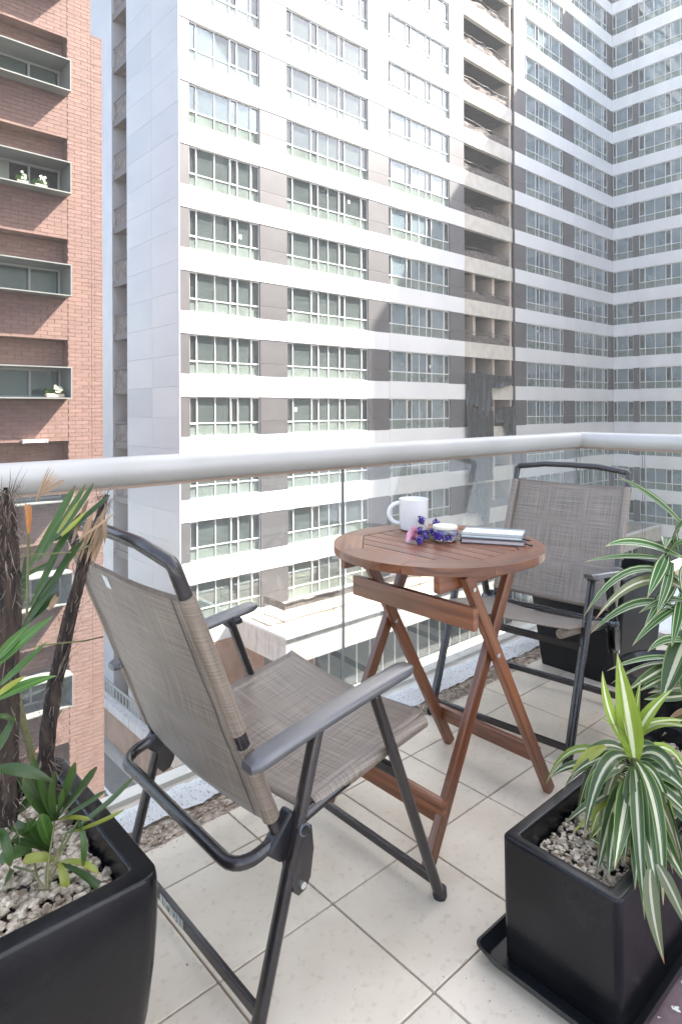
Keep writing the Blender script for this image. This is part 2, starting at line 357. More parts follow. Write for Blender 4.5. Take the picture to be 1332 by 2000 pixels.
def thing(name, label, cat, loc=(0, 0, 0), group=None):
    o = bpy.data.objects.new(name, None); col.objects.link(o); o.location = loc; ROOT[o.name] = tuple(loc)
    o.empty_display_size = .2
    return tag(o, label, cat, group)
def inst(me, name, loc, parent=None, scale=None, rot=None):
    """another object sharing a mesh; loc is relative to the parent"""
    o = bpy.data.objects.new(name, me); col.objects.link(o); o.parent = parent; o.location = loc
    if scale: o.scale = scale
    if rot: o.rotation_euler = rot
    return o
def cube_mesh(name, m):
    b = MB(); b.box((0, 0, 0), (1, 1, 1)); me = b.mesh(name); me.materials.append(m); return me
def copy_tree(o, parent=None):
    c = o.copy(); col.objects.link(c); c.parent = parent
    if parent is not None: c.matrix_parent_inverse = o.matrix_parent_inverse
    for ch in [x for x in list(col.objects) if x.parent == o]: copy_tree(ch, c)
    return c

# ------------------------------------------------------------------ ground and street
G = -18.0
b = MB(); b.box((-60, -60, G-.4), (130, 110, G)); tag(b.build('ground', M_pave), kind='structure')
b = MB(); b.box((8.3, -60, G), (13.9, 110, G+.004)); tag(b.build('road', M_asphalt), kind='structure')
b = MB(); b.box((-60, 14, G+.001), (8.295, 18.6, G+.005)); b.box((13.905, 14, G+.001), (130, 22.4, G+.005)); tag(b.build('side_road', M_asphalt), kind='structure')
for x, x2 in ((9.6, 9.75), (11.0, 11.12), (12.5, 12.65)):
    b = MB(); b.box((x, -60, G+.004), (x2, 110, G+.008)); tag(b.build('road_marking', M_line), kind='structure')
b = MB(); b.box((13.9, 27, G), (14.3, 109, G+.13)); tag(b.build('kerb', M_pave, bevel=.02), kind='structure')

# ------------------------------------------------------------------ the white apartment tower
YF, XE, XW = 28.0, 14.7, 59.83
FH, ZT, ZB = 3.06, 1.75, -.23                  # storey height; head and sill of the storey at eye level
KLO, KHI = -3, 14
tower = thing('apartment_tower', 'tall white banded apartment tower with grey piers, an angled shaded wing and unfinished open bay', 'building', (XE, YF, G))
T = Vector(ROOT['apartment_tower'])
C1 = [15.26, 15.7, 16.72, 17.6, 18.06, 18.87, 19.4]
C2 = [21.19, 21.64, 22.94, 23.48, 24.23, 25.06, 25.52, 26.86, 27.4]
C3 = [29.21, 29.54, 30.94, 31.43, 32.19, 32.92, 33.45, 34.73, 35.29]
C4 = [44.88, 45.21, 46.51, 47.01, 47.8, 48.65, 49.01, 50.35, 50.78]
C5 = [52.53, 52.98, 53.8, 54.23, 55.16, 56.17, 56.57, 57.96, 58.27, 58.99]
CAS = {0: (0, 3, 5), 1: (0, 2, 5, 7), 2: (0, 2, 5, 7), 3: (2, 5, 7), 4: (2, 5, 8)}
bays = [C1, C2, C3, C4, C5]
WH = ZT-ZB; TR = WH*.33                          # transom above the sill
pane_me = {k: cube_mesh('window_pane', m) for k, m in (('u', M_glass), ('l', M_glass_low), ('c', M_glass_case))}
def frame_mesh(div, cas):
    """white frame of one window, origin at sill corner; x along the wall, y inwards"""
    b = MB(); W = div[-1]-div[0]; t = .045
    b.box((0, 0, 0), (W, .07, t)); b.box((0, 0, WH-t), (W, .07, WH))
    b.box((0, -.004, TR-.025), (W, .066, TR+.03))
    for i, x in enumerate(div):
        x -= div[0]; a = max(0, x-.024); c = min(W, x+.024); b.box((a, -.002, t), (c, .068, WH-t))
    for i in cas:
        x0 = div[i]-div[0]; x1 = div[i+1]-div[0]; s = .055
        b.box((x0, -.03, TR-.04), (x0+s, -.005, WH-.02)); b.box((x1-s, -.03, TR-.04), (x1, -.005, WH-.02))
        b.box((x0+s, -.03, TR-.04), (x1-s, -.005, TR+.04)); b.box((x0+s, -.03, WH-.09), (x1-s, -.005, WH-.02))
    me = b.mesh('window'); me.materials.append(M_frame); return me
def glazing_mesh(div, cas):
    b = MB(); m = []
    for i in range(len(div)-1):
        x0 = div[i]-div[0]+.02; x1 = div[i+1]-div[0]-.02
        b.box((x0, .03, TR+.02), (x1, .042, WH-.03)); m += [2 if i in cas else 0]*6
        b.box((x0, .03, .03), (x1, .042, TR-.02)); m += [1]*6
    me = b.mesh('glazing')
    for q in (M_glass_skytint, M_glass_low, M_glass_case): me.materials.append(q)
    for p, k in zip(me.polygons, m): p.material_index = k
    return me
rcur = random.Random(17)
cb_ = MB(); cb_.grid(lambda u, v: Vector((u, .5+.5*math.sin(u*40), v)), 60, 1); cur_me = cb_.mesh('curtain'); cur_me.materials.append(mat('pale_curtain', (.36, .36, .33), (.44, .43, .4), rough=.9))
note_me = cube_mesh('paper_notice', M_ceramic)
REC = .13                                        # how far the windows sit back
for bi, div in enumerate(bays):
    fm = frame_mesh(div, CAS[bi]); gm = glazing_mesh(div, CAS[bi])
    for k in range(KLO, KHI+1):
        z = ZB+FH*k
        wd = inst(fm, 'window', (div[0]-T.x, REC, z-T.z), tower)
        if (k*7+bi*5) % 4 == 1 and k < 9:
            q = (k*3+bi) % (len(div)-2)
            inst(note_me, 'paper_notice', (div[q]-div[0]+.12+.1*((k*5) % 3), .024, TR+.35+.2*((k+bi) % 3)), wd, (.16, .003, .22))
        if rcur.random() < .3:
            q = rcur.randrange(0, len(div)-3); nn = rcur.choice((1, 2, 2, 3)); hh_ = rcur.choice((1.0, 1.0, .6, .45))
            zb_c = WH-.05-(WH-.1)*hh_
            inst(cur_me, 'curtain', (div[q]-div[0]+.05, .22, zb_c), wd, (div[min(q+nn, len(div)-1)]-div[q]-.06, .04, (WH-.1)*hh_))
        if (bi == 0 and k <= 6) or (bi == 1 and k <= 7):
            for i in range(len(div)-1):
                x0 = div[i]-div[0]+.02; wx = div[i+1]-div[i]-.04
                inst(pane_me['c' if i in CAS[bi] else 'u'], 'pane', (x0, .03, TR+.02), wd, (wx, .012, WH-TR-.05))
                inst(pane_me['l'], 'pane', (x0, .03, .03), wd, (wx, .012, TR-.05))
        else:
            inst(gm, 'glazing', (0, 0, 0), wd)
# wing: x stays at XW, y runs towards the camera
WD = [[28.0, 27.67, 26.64, 26.11], [25.57, 25.04, 24.18, 23.24, 22.74, 21.96, 21.3], [20.5, 19.6, 18.6, 17.7, 16.8, 15.9]]
WL = 14.6                                       # length of the wing
for wi, dv in enumerate(WD):
    div = [dv[0]-y for y in dv]
    cas = [(0, 2), (0, 3), (0, 3)][wi]
    fm = frame_mesh(div, cas); gm = glazing_mesh(div, cas)
    for k in range(KLO, KHI+1):
        wd = inst(fm, 'window', (XW+REC-T.x, dv[0]-.001-T.y, ZB+FH*k-T.z), tower, rot=(0, 0, -math.pi/2))
        inst(gm, 'glazing', (0, 0, 0), wd)
# bands between the storeys: one panel per bay
unit_white = cube_mesh('spandrel_panel', M_white); unit_pier = cube_mesh('pier_panel', M_pier); unit_end = cube_mesh('cladding_panel', M_end)
bx = [14.7, 19.4, 21.19, 27.4, 29.21, 36.94]; bx2 = [43.22, 50.78, 52.53, 59.83]
gp = .006
for k in range(KLO, KHI+2):
    z0 = ZT+FH*(k-1); z1 = ZB+FH*k; zz = z0-T.z
    for xs in (bx, bx2):
        for a, c in zip(xs[:-1], xs[1:]):
            inst(unit_white, 'spandrel_panel', (a+gp-T.x, 0, zz), tower, (c-a-2*gp, .3, z1-z0))
    b_ = [28-.002, 25.8, 21.1, 28-WL]
    for a, c in zip(b_[:-1], b_[1:]):
        inst(unit_white, 'spandrel_panel', (XW-T.x, c+gp-T.y, zz), tower, (.3, a-c-2*gp, z1-z0))
piers = [(14.72, 15.26), (19.4, 21.19), (27.4, 29.21), (35.29, 36.94), (43.22, 44.88), (50.78, 52.53), (58.99, 59.82)]
for k in range(KLO, KHI+1):
    z = ZB+FH*k
    for i, (a, c) in enumerate(piers):
        cut = WH*.36
        if i in (0, 6):
            inst(unit_pier, 'pier_panel', (a-T.x, .02, z-T.z), tower, (c-a, .2, WH))
        else:
            for q0, q1 in ((0, cut-gp), (cut+gp, WH)):
                inst(unit_pier, 'pier_panel', (a+.002-T.x, .02, z+q0-T.z), tower, (c-a-.004, .2, q1-q0))
    for a, c in ((26.1, 25.58), (21.29, 20.51), (15.89, 13.71)):
        inst(unit_pier, 'pier_panel', (XW+.02-T.x, c-T.y, z-T.z), tower, (.2, a-c, WH))
# end wall panels (facing left) and the strip beyond the recess
ztop = ZT+FH*KHI+1.2; zbot = -14.6
n = 0; z = zbot
while z < ztop-.01:
    for y0, y1 in ((28.0, 30.9), (30.9, 33.96)):
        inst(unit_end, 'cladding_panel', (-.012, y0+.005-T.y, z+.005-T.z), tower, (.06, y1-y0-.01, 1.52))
    z += 1.53
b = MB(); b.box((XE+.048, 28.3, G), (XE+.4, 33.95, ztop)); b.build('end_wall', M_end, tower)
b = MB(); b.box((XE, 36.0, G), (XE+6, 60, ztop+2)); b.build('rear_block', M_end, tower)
# slabs and rooms behind the glass
for k in range(KLO, KHI+2):
    zc = ZT+FH*(k-1)+.42
    b = MB(); b.box((XE+.4, YF+.3, zc), (36.9, YF+6, zc+.3)); b.box((43.2, YF+.3, zc), (XW+.3, YF+6, zc+.3)); b.box((XW+.3, YF-WL+.2, zc), (XW+6, YF+6, zc+.3))
    b.build('floor_slab', M_room, tower)
b = MB(); b.box((XE+.4, YF+5.7, G), (XW+6, YF+6, ztop)); b.box((XW+5.7, YF-WL, G), (XW+6, YF+5.7, ztop)); b.box((XW+.3, YF-WL, G), (XW+5.7, YF-WL+.2, ztop))
for x in (20.3, 28.3, 36.85, 43.2, 51.6): b.box((x, YF+.3, G), (x+.12, YF+5.7, ztop))
for y in (25.85, 21.0): b.box((XW+.3, y, G), (XW+5.7, y+.12, ztop))
b.build('inner_wall', M_room, tower)
b = MB(); b.box((XE+.1, YF+.1, ztop), (XW+8, YF+8, ztop+.4)); b.box((XW+.1, YF-WL, ztop), (XW+8, YF+.1, ztop+.4)); b.build('roof', M_slab, tower)
b = MB(); b.box((XW-.01, YF-WL-.02, G), (XW+6, YF-WL, ztop)); b.build('wing_end_wall', M_white, tower)
# the unfinished bay
for k in range(KLO, KHI+2):
    z0 = ZT+FH*(k-1); z1 = ZB+FH*k
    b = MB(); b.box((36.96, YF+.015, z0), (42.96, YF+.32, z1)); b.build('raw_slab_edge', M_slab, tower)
    b = MB(); b.box((36.96, YF+.32, z1-.35), (43.1, YF+4.0, z1-.05)); b.build('floor_slab', M_shade_dark, tower)
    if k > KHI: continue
    b = MB(); b.box((36.97, YF+3.2, z1), (43.1, YF+3.3, z0+FH)); b.build('bay_back_wall', M_shade_dark, tower)
    if k <= 3:
        for x in (38.35, 40.75):
            b = MB(); b.box((x, YF+.35, z1), (x+.3, YF+3.2, z0+FH)); b.build('partition', M_cream, tower)
    b = MB(); b.box((42.72, YF+.1, z1), (42.95, YF+1.6, z0+FH)); b.build('partition', M_cream, tower)
    # crumpled debris net along the edge
    if k != 0 and k != -1:
        sd_ = random.random()*50; hh = .62
        nb = MB()
        def P(u, v, sd_=sd_, z1=z1, hh=hh):
            x = 37.0+5.7*u; e = noise.noise(Vector((x*.9, sd_, 0)))*.22
            return Vector((x, YF+.2+.12*noise.noise(Vector((x*2, v*3, sd_))), z1-.02+v*(hh+e)))
        nb.grid(P, 26, 5); o = nb.build('debris_net', M_net, tower, smooth=True)
        nb = MB(); pts = [(37.0+5.8*i/10, YF+.12+.03*random.random(), z1+hh+.12+.08*random.uniform(-1, 1)) for i in range(11)]
        nb.tube(pts, .022, 5); nb.build('cable', M_pipe, tower)
b = MB(); b.tube([(43.09, YF-.06, zbot), (43.09, YF-.06, ztop)], .07, 8); b.build('drain_pipe', M_pipe, tower)
# recess in the end wall: stacked balconies
for k in range(-5, KHI+1):
    z1 = ZB+FH*k-.5
    b = MB(); b.box((XE+.1, 33.97, z1-.28), (XE+1.5, 35.99, z1)); b.build('recess_slab', M_recess, tower)
    b = MB(); b.box((XE+.06, 33.98, z1-.34), (XE+.16, 35.98, z1+.02)); b.build('recess_edge_beam', M_pipe, tower)
    b = MB()
    def P(u, v, z1=z1, k=k):
        y = 34.0+1.97*u; return Vector((XE+.16+.06*noise.noise(Vector((y*3, v*3, k*7.1))), y, z1+.02+v*(.95+.1*noise.noise(Vector((y, k, 0))))))
    b.grid(P, 8, 4); b.build('recess_net', M_net, tower, smooth=True)
    b = MB(); b.tube([(XE+.12, 34.0, z1+1.12), (XE+.12, 35.97, z1+1.08)], .035, 6); b.build('recess_rail', M_pipe, tower)
    for y in (34.5, 35.4):
        b = MB(); b.box((XE+1.1, y, z1), (XE+1.3, y+.16, z1+FH-.28)); b.build('recess_column', M_cream, tower)
b = MB(); b.box((XE+1.5, 33.97, G), (XE+1.7, 35.99, ztop)); b.build('recess_back_wall', M_recess, tower)
b = MB(); b.box((XE-.02, 28.001, -15.3), (XE+.0, 44, -14.62))
b = MB()
for i in range(60): b.box((XE-.1, 28.2+i*.42, -15.3), (XE-.05, 28.28+i*.42, -14.7))
b.box((XE-.11, 28, -14.72), (XE-.04, 54, -14.62)); b.box((XE-.11, 28, -15.42), (XE-.04, 54, -15.3)); b.build('ledge_balustrade', M_alu, tower)
b = MB(); b.box((XE-.45, 27.9, -15.9), (XE+.1, 60, -15.42)); b.build('ledge', M_podium, tower)
for i in range(12):
    b = MB(); y = 28+i*2.2; b.box((XE-.1, y+.03, G), (XE+.05, y+2.17, -15.9)); b.build('base_panel', M_brown, tower)
# podium in front of the tower
PZ = -9.4
def pod(name, a, c, m, bevel=0):
    b = MB(); b.box(a, c); return b.build(name, m, tower, bevel=bevel)
pod('terrace_slab', (17.7, 23.6, -10.78), (XW-.3, 27.97, PZ-.1), M_podium)
pod('terrace_floor', (17.9, 23.8, PZ-.1), (XW-.3, 27.97, PZ-.06), M_sand)
pod('coping', (17.62, 23.5, PZ-.1), (XW-.3, 23.78, PZ+.04), M_white, .02)
pod('coping', (17.62, 23.78, PZ-.1), (17.88, 27.97, PZ+.04), M_white, .02)
pod('shop_back_wall', (18.5, 27.0, G), (58, 27.3, -10.8), M_room)
pod('shop_floor', (18.5, 24.2, -13.7), (58, 27, -13.5), M_sand)
for i in range(4):
    pod('base_panel', (18.35, 24.6+i*.85, G), (18.5, 25.42+i*.85, -10.79), M_brown if i != 1 else M_pier)
pod('base_panel', (18.51, 24.6, -13.4), (19.2, 24.7, -10.79), M_pipe); pod('base_panel', (19.21, 24.6, -13.4), (20.15, 24.7, -10.79), M_brown)
unit_post = cube_mesh('mullion', M_frame); unit_shop = cube_mesh('shop_pane', M_glass)
for i in range(38):
    x = 20.15+.97*i
    inst(unit_post, 'mullion', (x-T.x, 24.58-T.y, -13.4-T.z), tower, (.07, .1, 2.6))
    inst(unit_shop, 'shop_pane', (x+.07-T.x, 24.62-T.y, -13.4-T.z), tower, (.9, .012, 2.6))
pod('shop_sill', (17.9, 23.75, -13.75), (58, 24.75, -13.4), M_podium, .02)
pod('podium_wall', (18.0, 23.9, G), (58, 24.2, -13.76), M_podium)
pod('tower_base_wall', (14.72, 28.02, G), (18.3, 28.3, zbot+4.2), M_brown)
# rubble bricks and railing left on the terrace
fence = thing('terrace_railing', 'low rusty mesh railing hung with brown netting along the tower terrace', 'railing', (18.8, 25.2, PZ))
pts = [(18.8, 26.9), (18.8, 25.2), (22, 25.2), (25.4, 25.2), (28.8, 25.2), (32, 25.2)]
for x, y in pts:
    b = MB(); b.tube([(x, y, PZ-.05), (x, y, PZ+.98)], .025, 6); b.build('post', M_pipe, fence)
for (x, y), (x2, y2) in zip(pts[:-1], pts[1:]):
    for zz in (.05, .95):
        b = MB(); b.tube([(x, y, PZ+zz), ((x+x2)/2, (y+y2)/2, PZ+zz+.05), (x2, y2, PZ+zz)], .028, 6); b.build('rail', M_pipe, fence)
    b = MB(); 
    def P(u, v, x=x, y=y, x2=x2, y2=y2): 
        X = x+(x2-x)*u; Y = y+(y2-y)*u; q = .05*noise.noise(Vector((X*2, Y*2, v*2))); return Vector((X+q, Y+q+.04, PZ+.62+v*(.33+.05*math.sin(X*3))))
    b.grid(P, 14, 4); b.build('netting', M_net, fence, smooth=True)

# tarps over the lower floors of the open bay
def tarp(x0, x1, ztopf, zbotf, label, seed, group='black tarps hanging over the open bay of the tower'):
    b = MB()
    def P(u, v):
        x = x0+(x1-x0)*u; zt = ztopf(u); zb = zbotf(u)+.06*noise.noise(Vector((u*5, seed, 0)))
        sw = .25*noise.noise(Vector((v*1.2, seed, 2)))                       # folds drift sideways on the way down
        f = .11*math.sin((x+sw)*7.5+seed)*(.4+.6*v)+.06*math.sin((x+sw*2)*17+seed*3)+.05*noise.noise(Vector((x*3, v*5, seed)))
        return Vector((x+.05*noise.noise(Vector((v*3, seed, x))), YF-.2+f, zt+(zb-zt)*v))
    b.grid(P, 60, 26); o = b.build('tarp', M_tarp, smooth=True); return tag(o, label, 'tarp', group)
tarp(36.98, 39.9, lambda u: 3.72-.1*math.sin(u*9), lambda u: .95+.5*math.sin(u*7), 'black tarp draped over the slab edge with white tear, uppermost of the tarps', 1)
tarp(39.6, 42.7, lambda u: 3.6, lambda u: 2.75-.15*math.sin(u*5), 'short black tarp strip crumpled below the open floor, beside the uppermost tarp', 2)
tarp(36.98, 40.15, lambda u: 1.0+.1*math.sin(u*6), lambda u: -4.2, 'long dark tarp hanging flat down two storeys behind the handrail', 3)
tarp(40.4, 43.0, lambda u: 1.1+.2*u, lambda u: .1-1.9*math.exp(-((u-.75)/.25)**2), 'gathered black tarp swagged across a single opening above the handrail', 4)
tarp(37.0, 39.6, lambda u: -4.7, lambda u: -6.4-1.0*math.exp(-((u-.8)/.2)**2), 'torn dark tarp scrap hanging under the long tarp, behind the table', 5)

# planted podium further right, seen through the leaves
gp_ = thing('garden_podium', 'low white podium with a planted roof beyond the balcony end', 'podium', (33, 9, G))
b = MB(); b.box((33, 8, G), (50, 18, -10.4)); b.build('wall', M_podium, gp_)
b = MB(); b.box((33, 8, -10.4), (33.25, 18, -9.7)); b.box((33.25, 17.75, -10.4), (50, 18, -9.7)); b.build('parapet', M_white, gp_)
b = MB(); b.box((33.26, 8.01, -10.4), (49.9, 17.74, -10.3)); b.build('soil', M_soil, gp_)
gg = MB()
for i in range(2600):
    c = Vector((random.uniform(33.4, 44), random.uniform(9, 17.6), -10.2)); c.z += .5*abs(noise.noise(c*.8))+random.random()*.45
    a = Vector((random.uniform(-1, 1), random.uniform(-1, 1), random.uniform(-.3, 1))).normalized(); q = a.cross(Vector((.3, .1, 1))).normalized()
    s = random.uniform(.08, .2); gg.add([c, c+a*s+q*s*.35, c+a*2*s, c+a*s-q*s*.35], [(0, 1, 2, 3)])
tag(gg.build('ground_cover', leaf_mat('ground_cover_leaf', (.14, .2, .03), (.3, .34, .06))), kind='stuff')

# ------------------------------------------------------------------ the brick building
YB = 20.0
bb = thing('brick_building', 'red brick apartment block with projecting grey framed ribbon windows', 'building', (7.85, YB, G))
B = Vector(ROOT['brick_building'])
XR, XJ, X0 = 7.85, 6.78, 1.0
unit_brick = cube_mesh('brick', M_brick); unit_alu = cube_mesh('frame_bar', M_alu)
BW, BH = .40, .122
nicheD = .44
zones = []                                       # (x0,x1,z0,z1,y) brick faces
ztopb = 15.2
walls = MB()
walls.box((XJ, YB, G), (XR-.35, YB+8, ztopb)); walls.box((XR-.35, YB, G), (XR, YB+8, 12.8))
zones.append((XJ, XR-.35, G, ztopb, YB, 0)); zones.append((XR-.349, XR, G, 12.8, YB, 0))
b = walls
for k in range(-6, 5):
    zb = 1.45+FH*k; zt = zb+.95; zn = zt+.84; znext = zb+FH
    walls.box((X0, YB, zn), (XJ, YB+8, znext))           # wall between niche head and next box
    walls.box((X0, YB+nicheD, zt), (XJ, YB+8, zn))       # back of the niche
    zones.append((X0, XJ, zn, znext, YB, 1)); zones.append((X0, XJ, zt, zn, YB+nicheD, 1))
walls.build('wall', M_mortar, bb)
stuffb = MB(); cells = []
for (x0, x1, z0, z1, y, _) in zones:
    r0 = math.ceil((z0-G)/BH-.001); r = r0-1
    while True:
        za = max(z0, G+r*BH); zb_ = min(z1, G+(r+1)*BH)
        if za >= z1-.01: break
        if zb_-za > .03:
            off = (r % 2)*BW*.5; c = math.floor((x0-off)/BW)
            while c*BW+off < x1:
                xa = max(x0, c*BW+off); xb = min(x1, (c+1)*BW+off)
                if xb-xa > .03: cells.append((xa, xb, za, zb_, y))
                c += 1
        r += 1
cells.sort(key=lambda q: (0 if (q[1] > 5.1 and 0 < q[3] < 13) else 1, -(q[1]-q[0])*(q[3]-q[2])))
rb = random.Random(3); nb_ = 0
vis = [q for q in cells if q[1] > 5.0 and -8 < q[2] < 13.6]
chosen = set(id(q) for q in cells[:300])
for q in cells:
    xa, xb, za, zb_, y = q; g = .004; pr = .012+rb.random()*.006
    if id(q) in chosen: inst(unit_brick, 'brick', (xa+g-B.x, y-pr-B.y, za+g-B.z), bb, (xb-xa-2*g, pr+.004, zb_-za-2*g))
    else: stuffb.box((xa+g, y-pr, za+g), (xb-g, y+.004, zb_-g))
o = stuffb.build('brickwork', M_brick, bb); o['kind'] = 'stuff'
for k in range(-6, 5):
    zb = 1.45+FH*k; zt = zb+.95; yf = YB-.45
    b = MB(); t = .035
    b.box((X0, yf, zb), (XJ-.02, YB+nicheD+.2, zb+t)); b.box((X0, yf, zt-t), (XJ-.02, YB+nicheD+.2, zt))
    b.box((XJ-.02-t, yf, zb+t), (XJ-.02, YB+nicheD+.2, zt-t)); 
    b.build('window_box', M_boxgrey, bb)
    win = MB(); yw = YB+nicheD-.03
    xs = [X0+.1, 2.6, 4.2, 5.82, XJ-.1]
    win.box((X0, yw, zb+t), (XJ-.06, yw+.06, zb+t+.06)); win.box((X0, yw, zt-t-.07), (XJ-.06, yw+.06, zt-t))
    for x in xs: win.box((x-.03, yw+.002, zb+t+.06), (x+.03, yw+.058, zt-t-.07))
    wo_ = win.build('window', M_alu, bb)
    for i, (a, c) in enumerate(zip(xs[:-1], xs[1:])):
        pb = MB(); pb.box((a+.03, yw+.02, zb+t+.06), (c-.03, yw+.03, zt-t-.07))
        dark = (k == 2)
        pb.build('pane', M_rglass if dark else M_glass_case, wo_)
        if not dark:
            pb = MB(); pb.box((a+.05, yw+.15, zb+t+(.0 if k != 0 else .0)), (c-.05, yw+.17, zt-t)); pb.build('blind', M_blind, wo_)
        else:
            pb = MB(); pb.box((a+.05, yw+1.6, zb-.2), (c-.05, yw+1.65, zt+.1)); pb.build('inner_wall', M_shade_dark, wo_)  # near-black colour stands for the unlit room
    if k == 2:
        pb = MB(); pb.box((4.4, yw+.3, zb), (5.35, yw+.32, zt)); pb.build('curtain', M_blind, wo_)
# joint line down the wall, roof edge
b = MB(); b.box((X0-4, YB+.02, ztopb), (XR-.35, YB+8, ztopb+.2)); b.build('roof', M_slab, bb)
# flower boxes on the window ledges
def flower_box(cx, w_, z, label, petals, leaves, seed):
    rr = random.Random(seed)
    t = thing('flower_box', label, 'planter', (cx, 19.78, z))
    b = MB(); b.box((cx-w_/2, 19.7, z), (cx+w_/2, 19.9, z+.11)); b.build('trough', M_sand, t, bevel=.02)
    lb = MB(); pb = MB()
    for i in range(leaves):
        c = Vector((cx+rr.uniform(-w_*.45, w_*.45), 19.8+rr.uniform(-.08, .08), z+.11)); d = Vector((rr.uniform(-.5, .5), rr.uniform(-.5, .3), 1)).normalized()
        s = rr.uniform(.1, .2); q = d.cross(Vector((0, 1, .2))).normalized()*s*.3
        lb.add([c, c+d*s*.5+q, c+d*s, c+d*s*.5-q], [(0, 1, 2, 3)])
    lb.build('foliage', LF_palm, t)
    for i in range(petals):
        c = Vector((cx+rr.uniform(-.03, w_*.35), 19.76+rr.uniform(-.08, .05), z+.16+rr.random()*.22))
        for j in range(5):
            a = j*1.257+rr.random(); d = Vector((math.cos(a), -.4, math.sin(a))).normalized()*.045; q = Vector((-math.sin(a), 0, math.cos(a)))*.022
            pb.add([c, c+d*.6+q, c+d, c+d*.6-q], [(0, 1, 2, 3)])
    pb.build('blossom', mat('cream_petal', (.7, .72, .5), (.8, .8, .68), rough=.6), t)
flower_box(6.33, .52, 1.49, 'stone trough of pale green flowers on the brick building window ledge just above the handrail', 16, 60, 1)
flower_box(5.45, .3, 7.61, 'small planter of white flowers at the left of the open window ledge', 9, 30, 2)
flower_box(5.95, .34, 7.61, 'small planter of cream flowers beside the window mullion on a brick ledge', 12, 30, 3)
lt = thing('wall_lamp', 'long white lamp fitting fixed along a brick niche head just above the handrail', 'lamp', (5.8, YB-.05, .2))
b = MB(); b.box((5.5, YB-.16, .16), (6.12, YB-.03, .25)); b.build('housing', M_ceramic, lt, bevel=.01)
b = MB(); b.box((5.46, YB-.17, .15), (5.5, YB-.02, .26)); b.box((6.12, YB-.17, .15), (6.16, YB-.02, .26)); b.build('end_cap', M_alu, lt)

# ------------------------------------------------------------------ unseen home building, massed to block the sun and admit skylight
home = thing('home_building', 'unseen beige block massed to keep sun off the balcony, mirrored in the tower glass', 'building', (0, -6, G))
HT = 30.0
b = MB()
b.box((12.01, -14.3, G), (74, .45, HT)); b.box((-14, -14, G), (12, .19, -.30))  # tall part blocks the sun, low part cut down for skylight
b.build('wall', M_home, home)
for k in range(-5, 9):
    if k == 0:
        continue
    b = MB(); z = .9+FH*k
    for i in range(20):
        x = -12+i*4.2
        if (k > -1 and x < 12.4): continue
        b.box((x, .452, z), (x+2.8, .47, z+1.5))
    o = b.build('window_band', M_darkglass, home)
b = MB(); b.box((-14, -14, -.29), (12, .195, -.02)); b.build('added_deck', M_homefloor, home)  # deck added in place of the room so more sky lights the balcony
b = MB(); b.box((-14, -14.2, -.3), (12, -14.01, .9)); b.box((-14.2, -14, -.3), (-14.01, .19, .9)); b.build('parapet', M_homewall, home)  # low edge round the added deck
b = MB(); b.box((-1.6, .2, -.02), (1.75, .498, .006)); tag(b.build('door_threshold', M_sill, bevel=.002), kind='structure')

# ------------------------------------------------------------------ balcony floor
XC, YG = 3.23, 1.70                              # outer corner of the glass
fl = MB(); fl.box((-3.0, .2, -.28), (XC+.08, YG+.1, -.011)); floor = fl.build('balcony_floor', M_grout); tag(floor, kind='structure')
tb = MB(); tb.box((0, 0, -.01), (1, 1, 0)); 
tiles = {}
TS = .2985; TX0, TY0 = .956, 1.1015
for i in range(-12, 9):
    for j in range(-3, 3):
        x0 = TX0+i*TS; x1 = x0+TS; y0 = TY0+j*TS; y1 = y0+TS
        x0 = max(x0, -2.6); x1 = min(x1, XC-.06); y0 = max(y0, .505); y1 = min(y1, 1.548)
        if x1-x0 < .03 or y1-y0 < .03: continue
        key = (round(x1-x0, 3), round(y1-y0, 3)); g = .0021
        if key not in tiles:
            m_ = MB(); m_.box((g, g, -.012), (key[0]-g, key[1]-g, 0))
            me = m_.mesh('tile'); me.materials.append(M_tile); tiles[key] = me
        o = inst(tiles[key], 'tile', (x0, y0, random.uniform(-.0006, .0004)), floor)
        md = o.modifiers.new('bevel', 'BEVEL'); md.width = .0016; md.segments = 2
# rough kerb and grit along the glass
def kerb(a, c, name='edge_kerb'):
    b = MB(); ax = c[0]-a[0] > c[1]-a[1]
    n_ = int(max(c[0]-a[0], c[1]-a[1])/.012)
    def P(u, v):
        x = a[0]+(c[0]-a[0])*(u if ax else v); y = a[1]+(c[1]-a[1])*(v if ax else u)
        e = .012*noise.noise(Vector((x*14, y*14, 3)))+.005*noise.noise(Vector((x*60, y*60, 1)))
        edge = (v if ax else 1-v) 
        jit = .02*noise.noise(Vector((x*9, y*9, 7)))*(1-edge)
        return Vector((x+(0 if ax else -jit), y+(jit if ax else 0), .006+e+.014*min(1, edge*2)))
    b.grid(P, n_, 10); return tag(b.build(name, M_kerb, smooth=False), kind='structure')
kerb((-2.6, 1.628), (XC, 1.72)); 
b = MB(); b.box((-2.6, 1.548, -.011), (XC-.06, 1.64, -.003)); tag(b.build('edge_mortar', M_grit), kind='structure')
db = MB(); rr = random.Random(5)
ico = [Vector(v).normalized() for v in ((0,0,1),(.9,0,.3),(.28,.85,.3),(-.72,.53,.3),(-.72,-.53,.3),(.28,-.85,.3),(.5,.5,-.7),(-.6,0,-.7),(.5,-.5,-.7))]
icof = [(0,1,2),(0,2,3),(0,3,4),(0,4,5),(0,5,1),(1,6,2),(2,6,3),(3,6,7),(3,7,4),(4,7,5),(5,7,8),(5,8,1),(1,8,6),(6,8,7)]
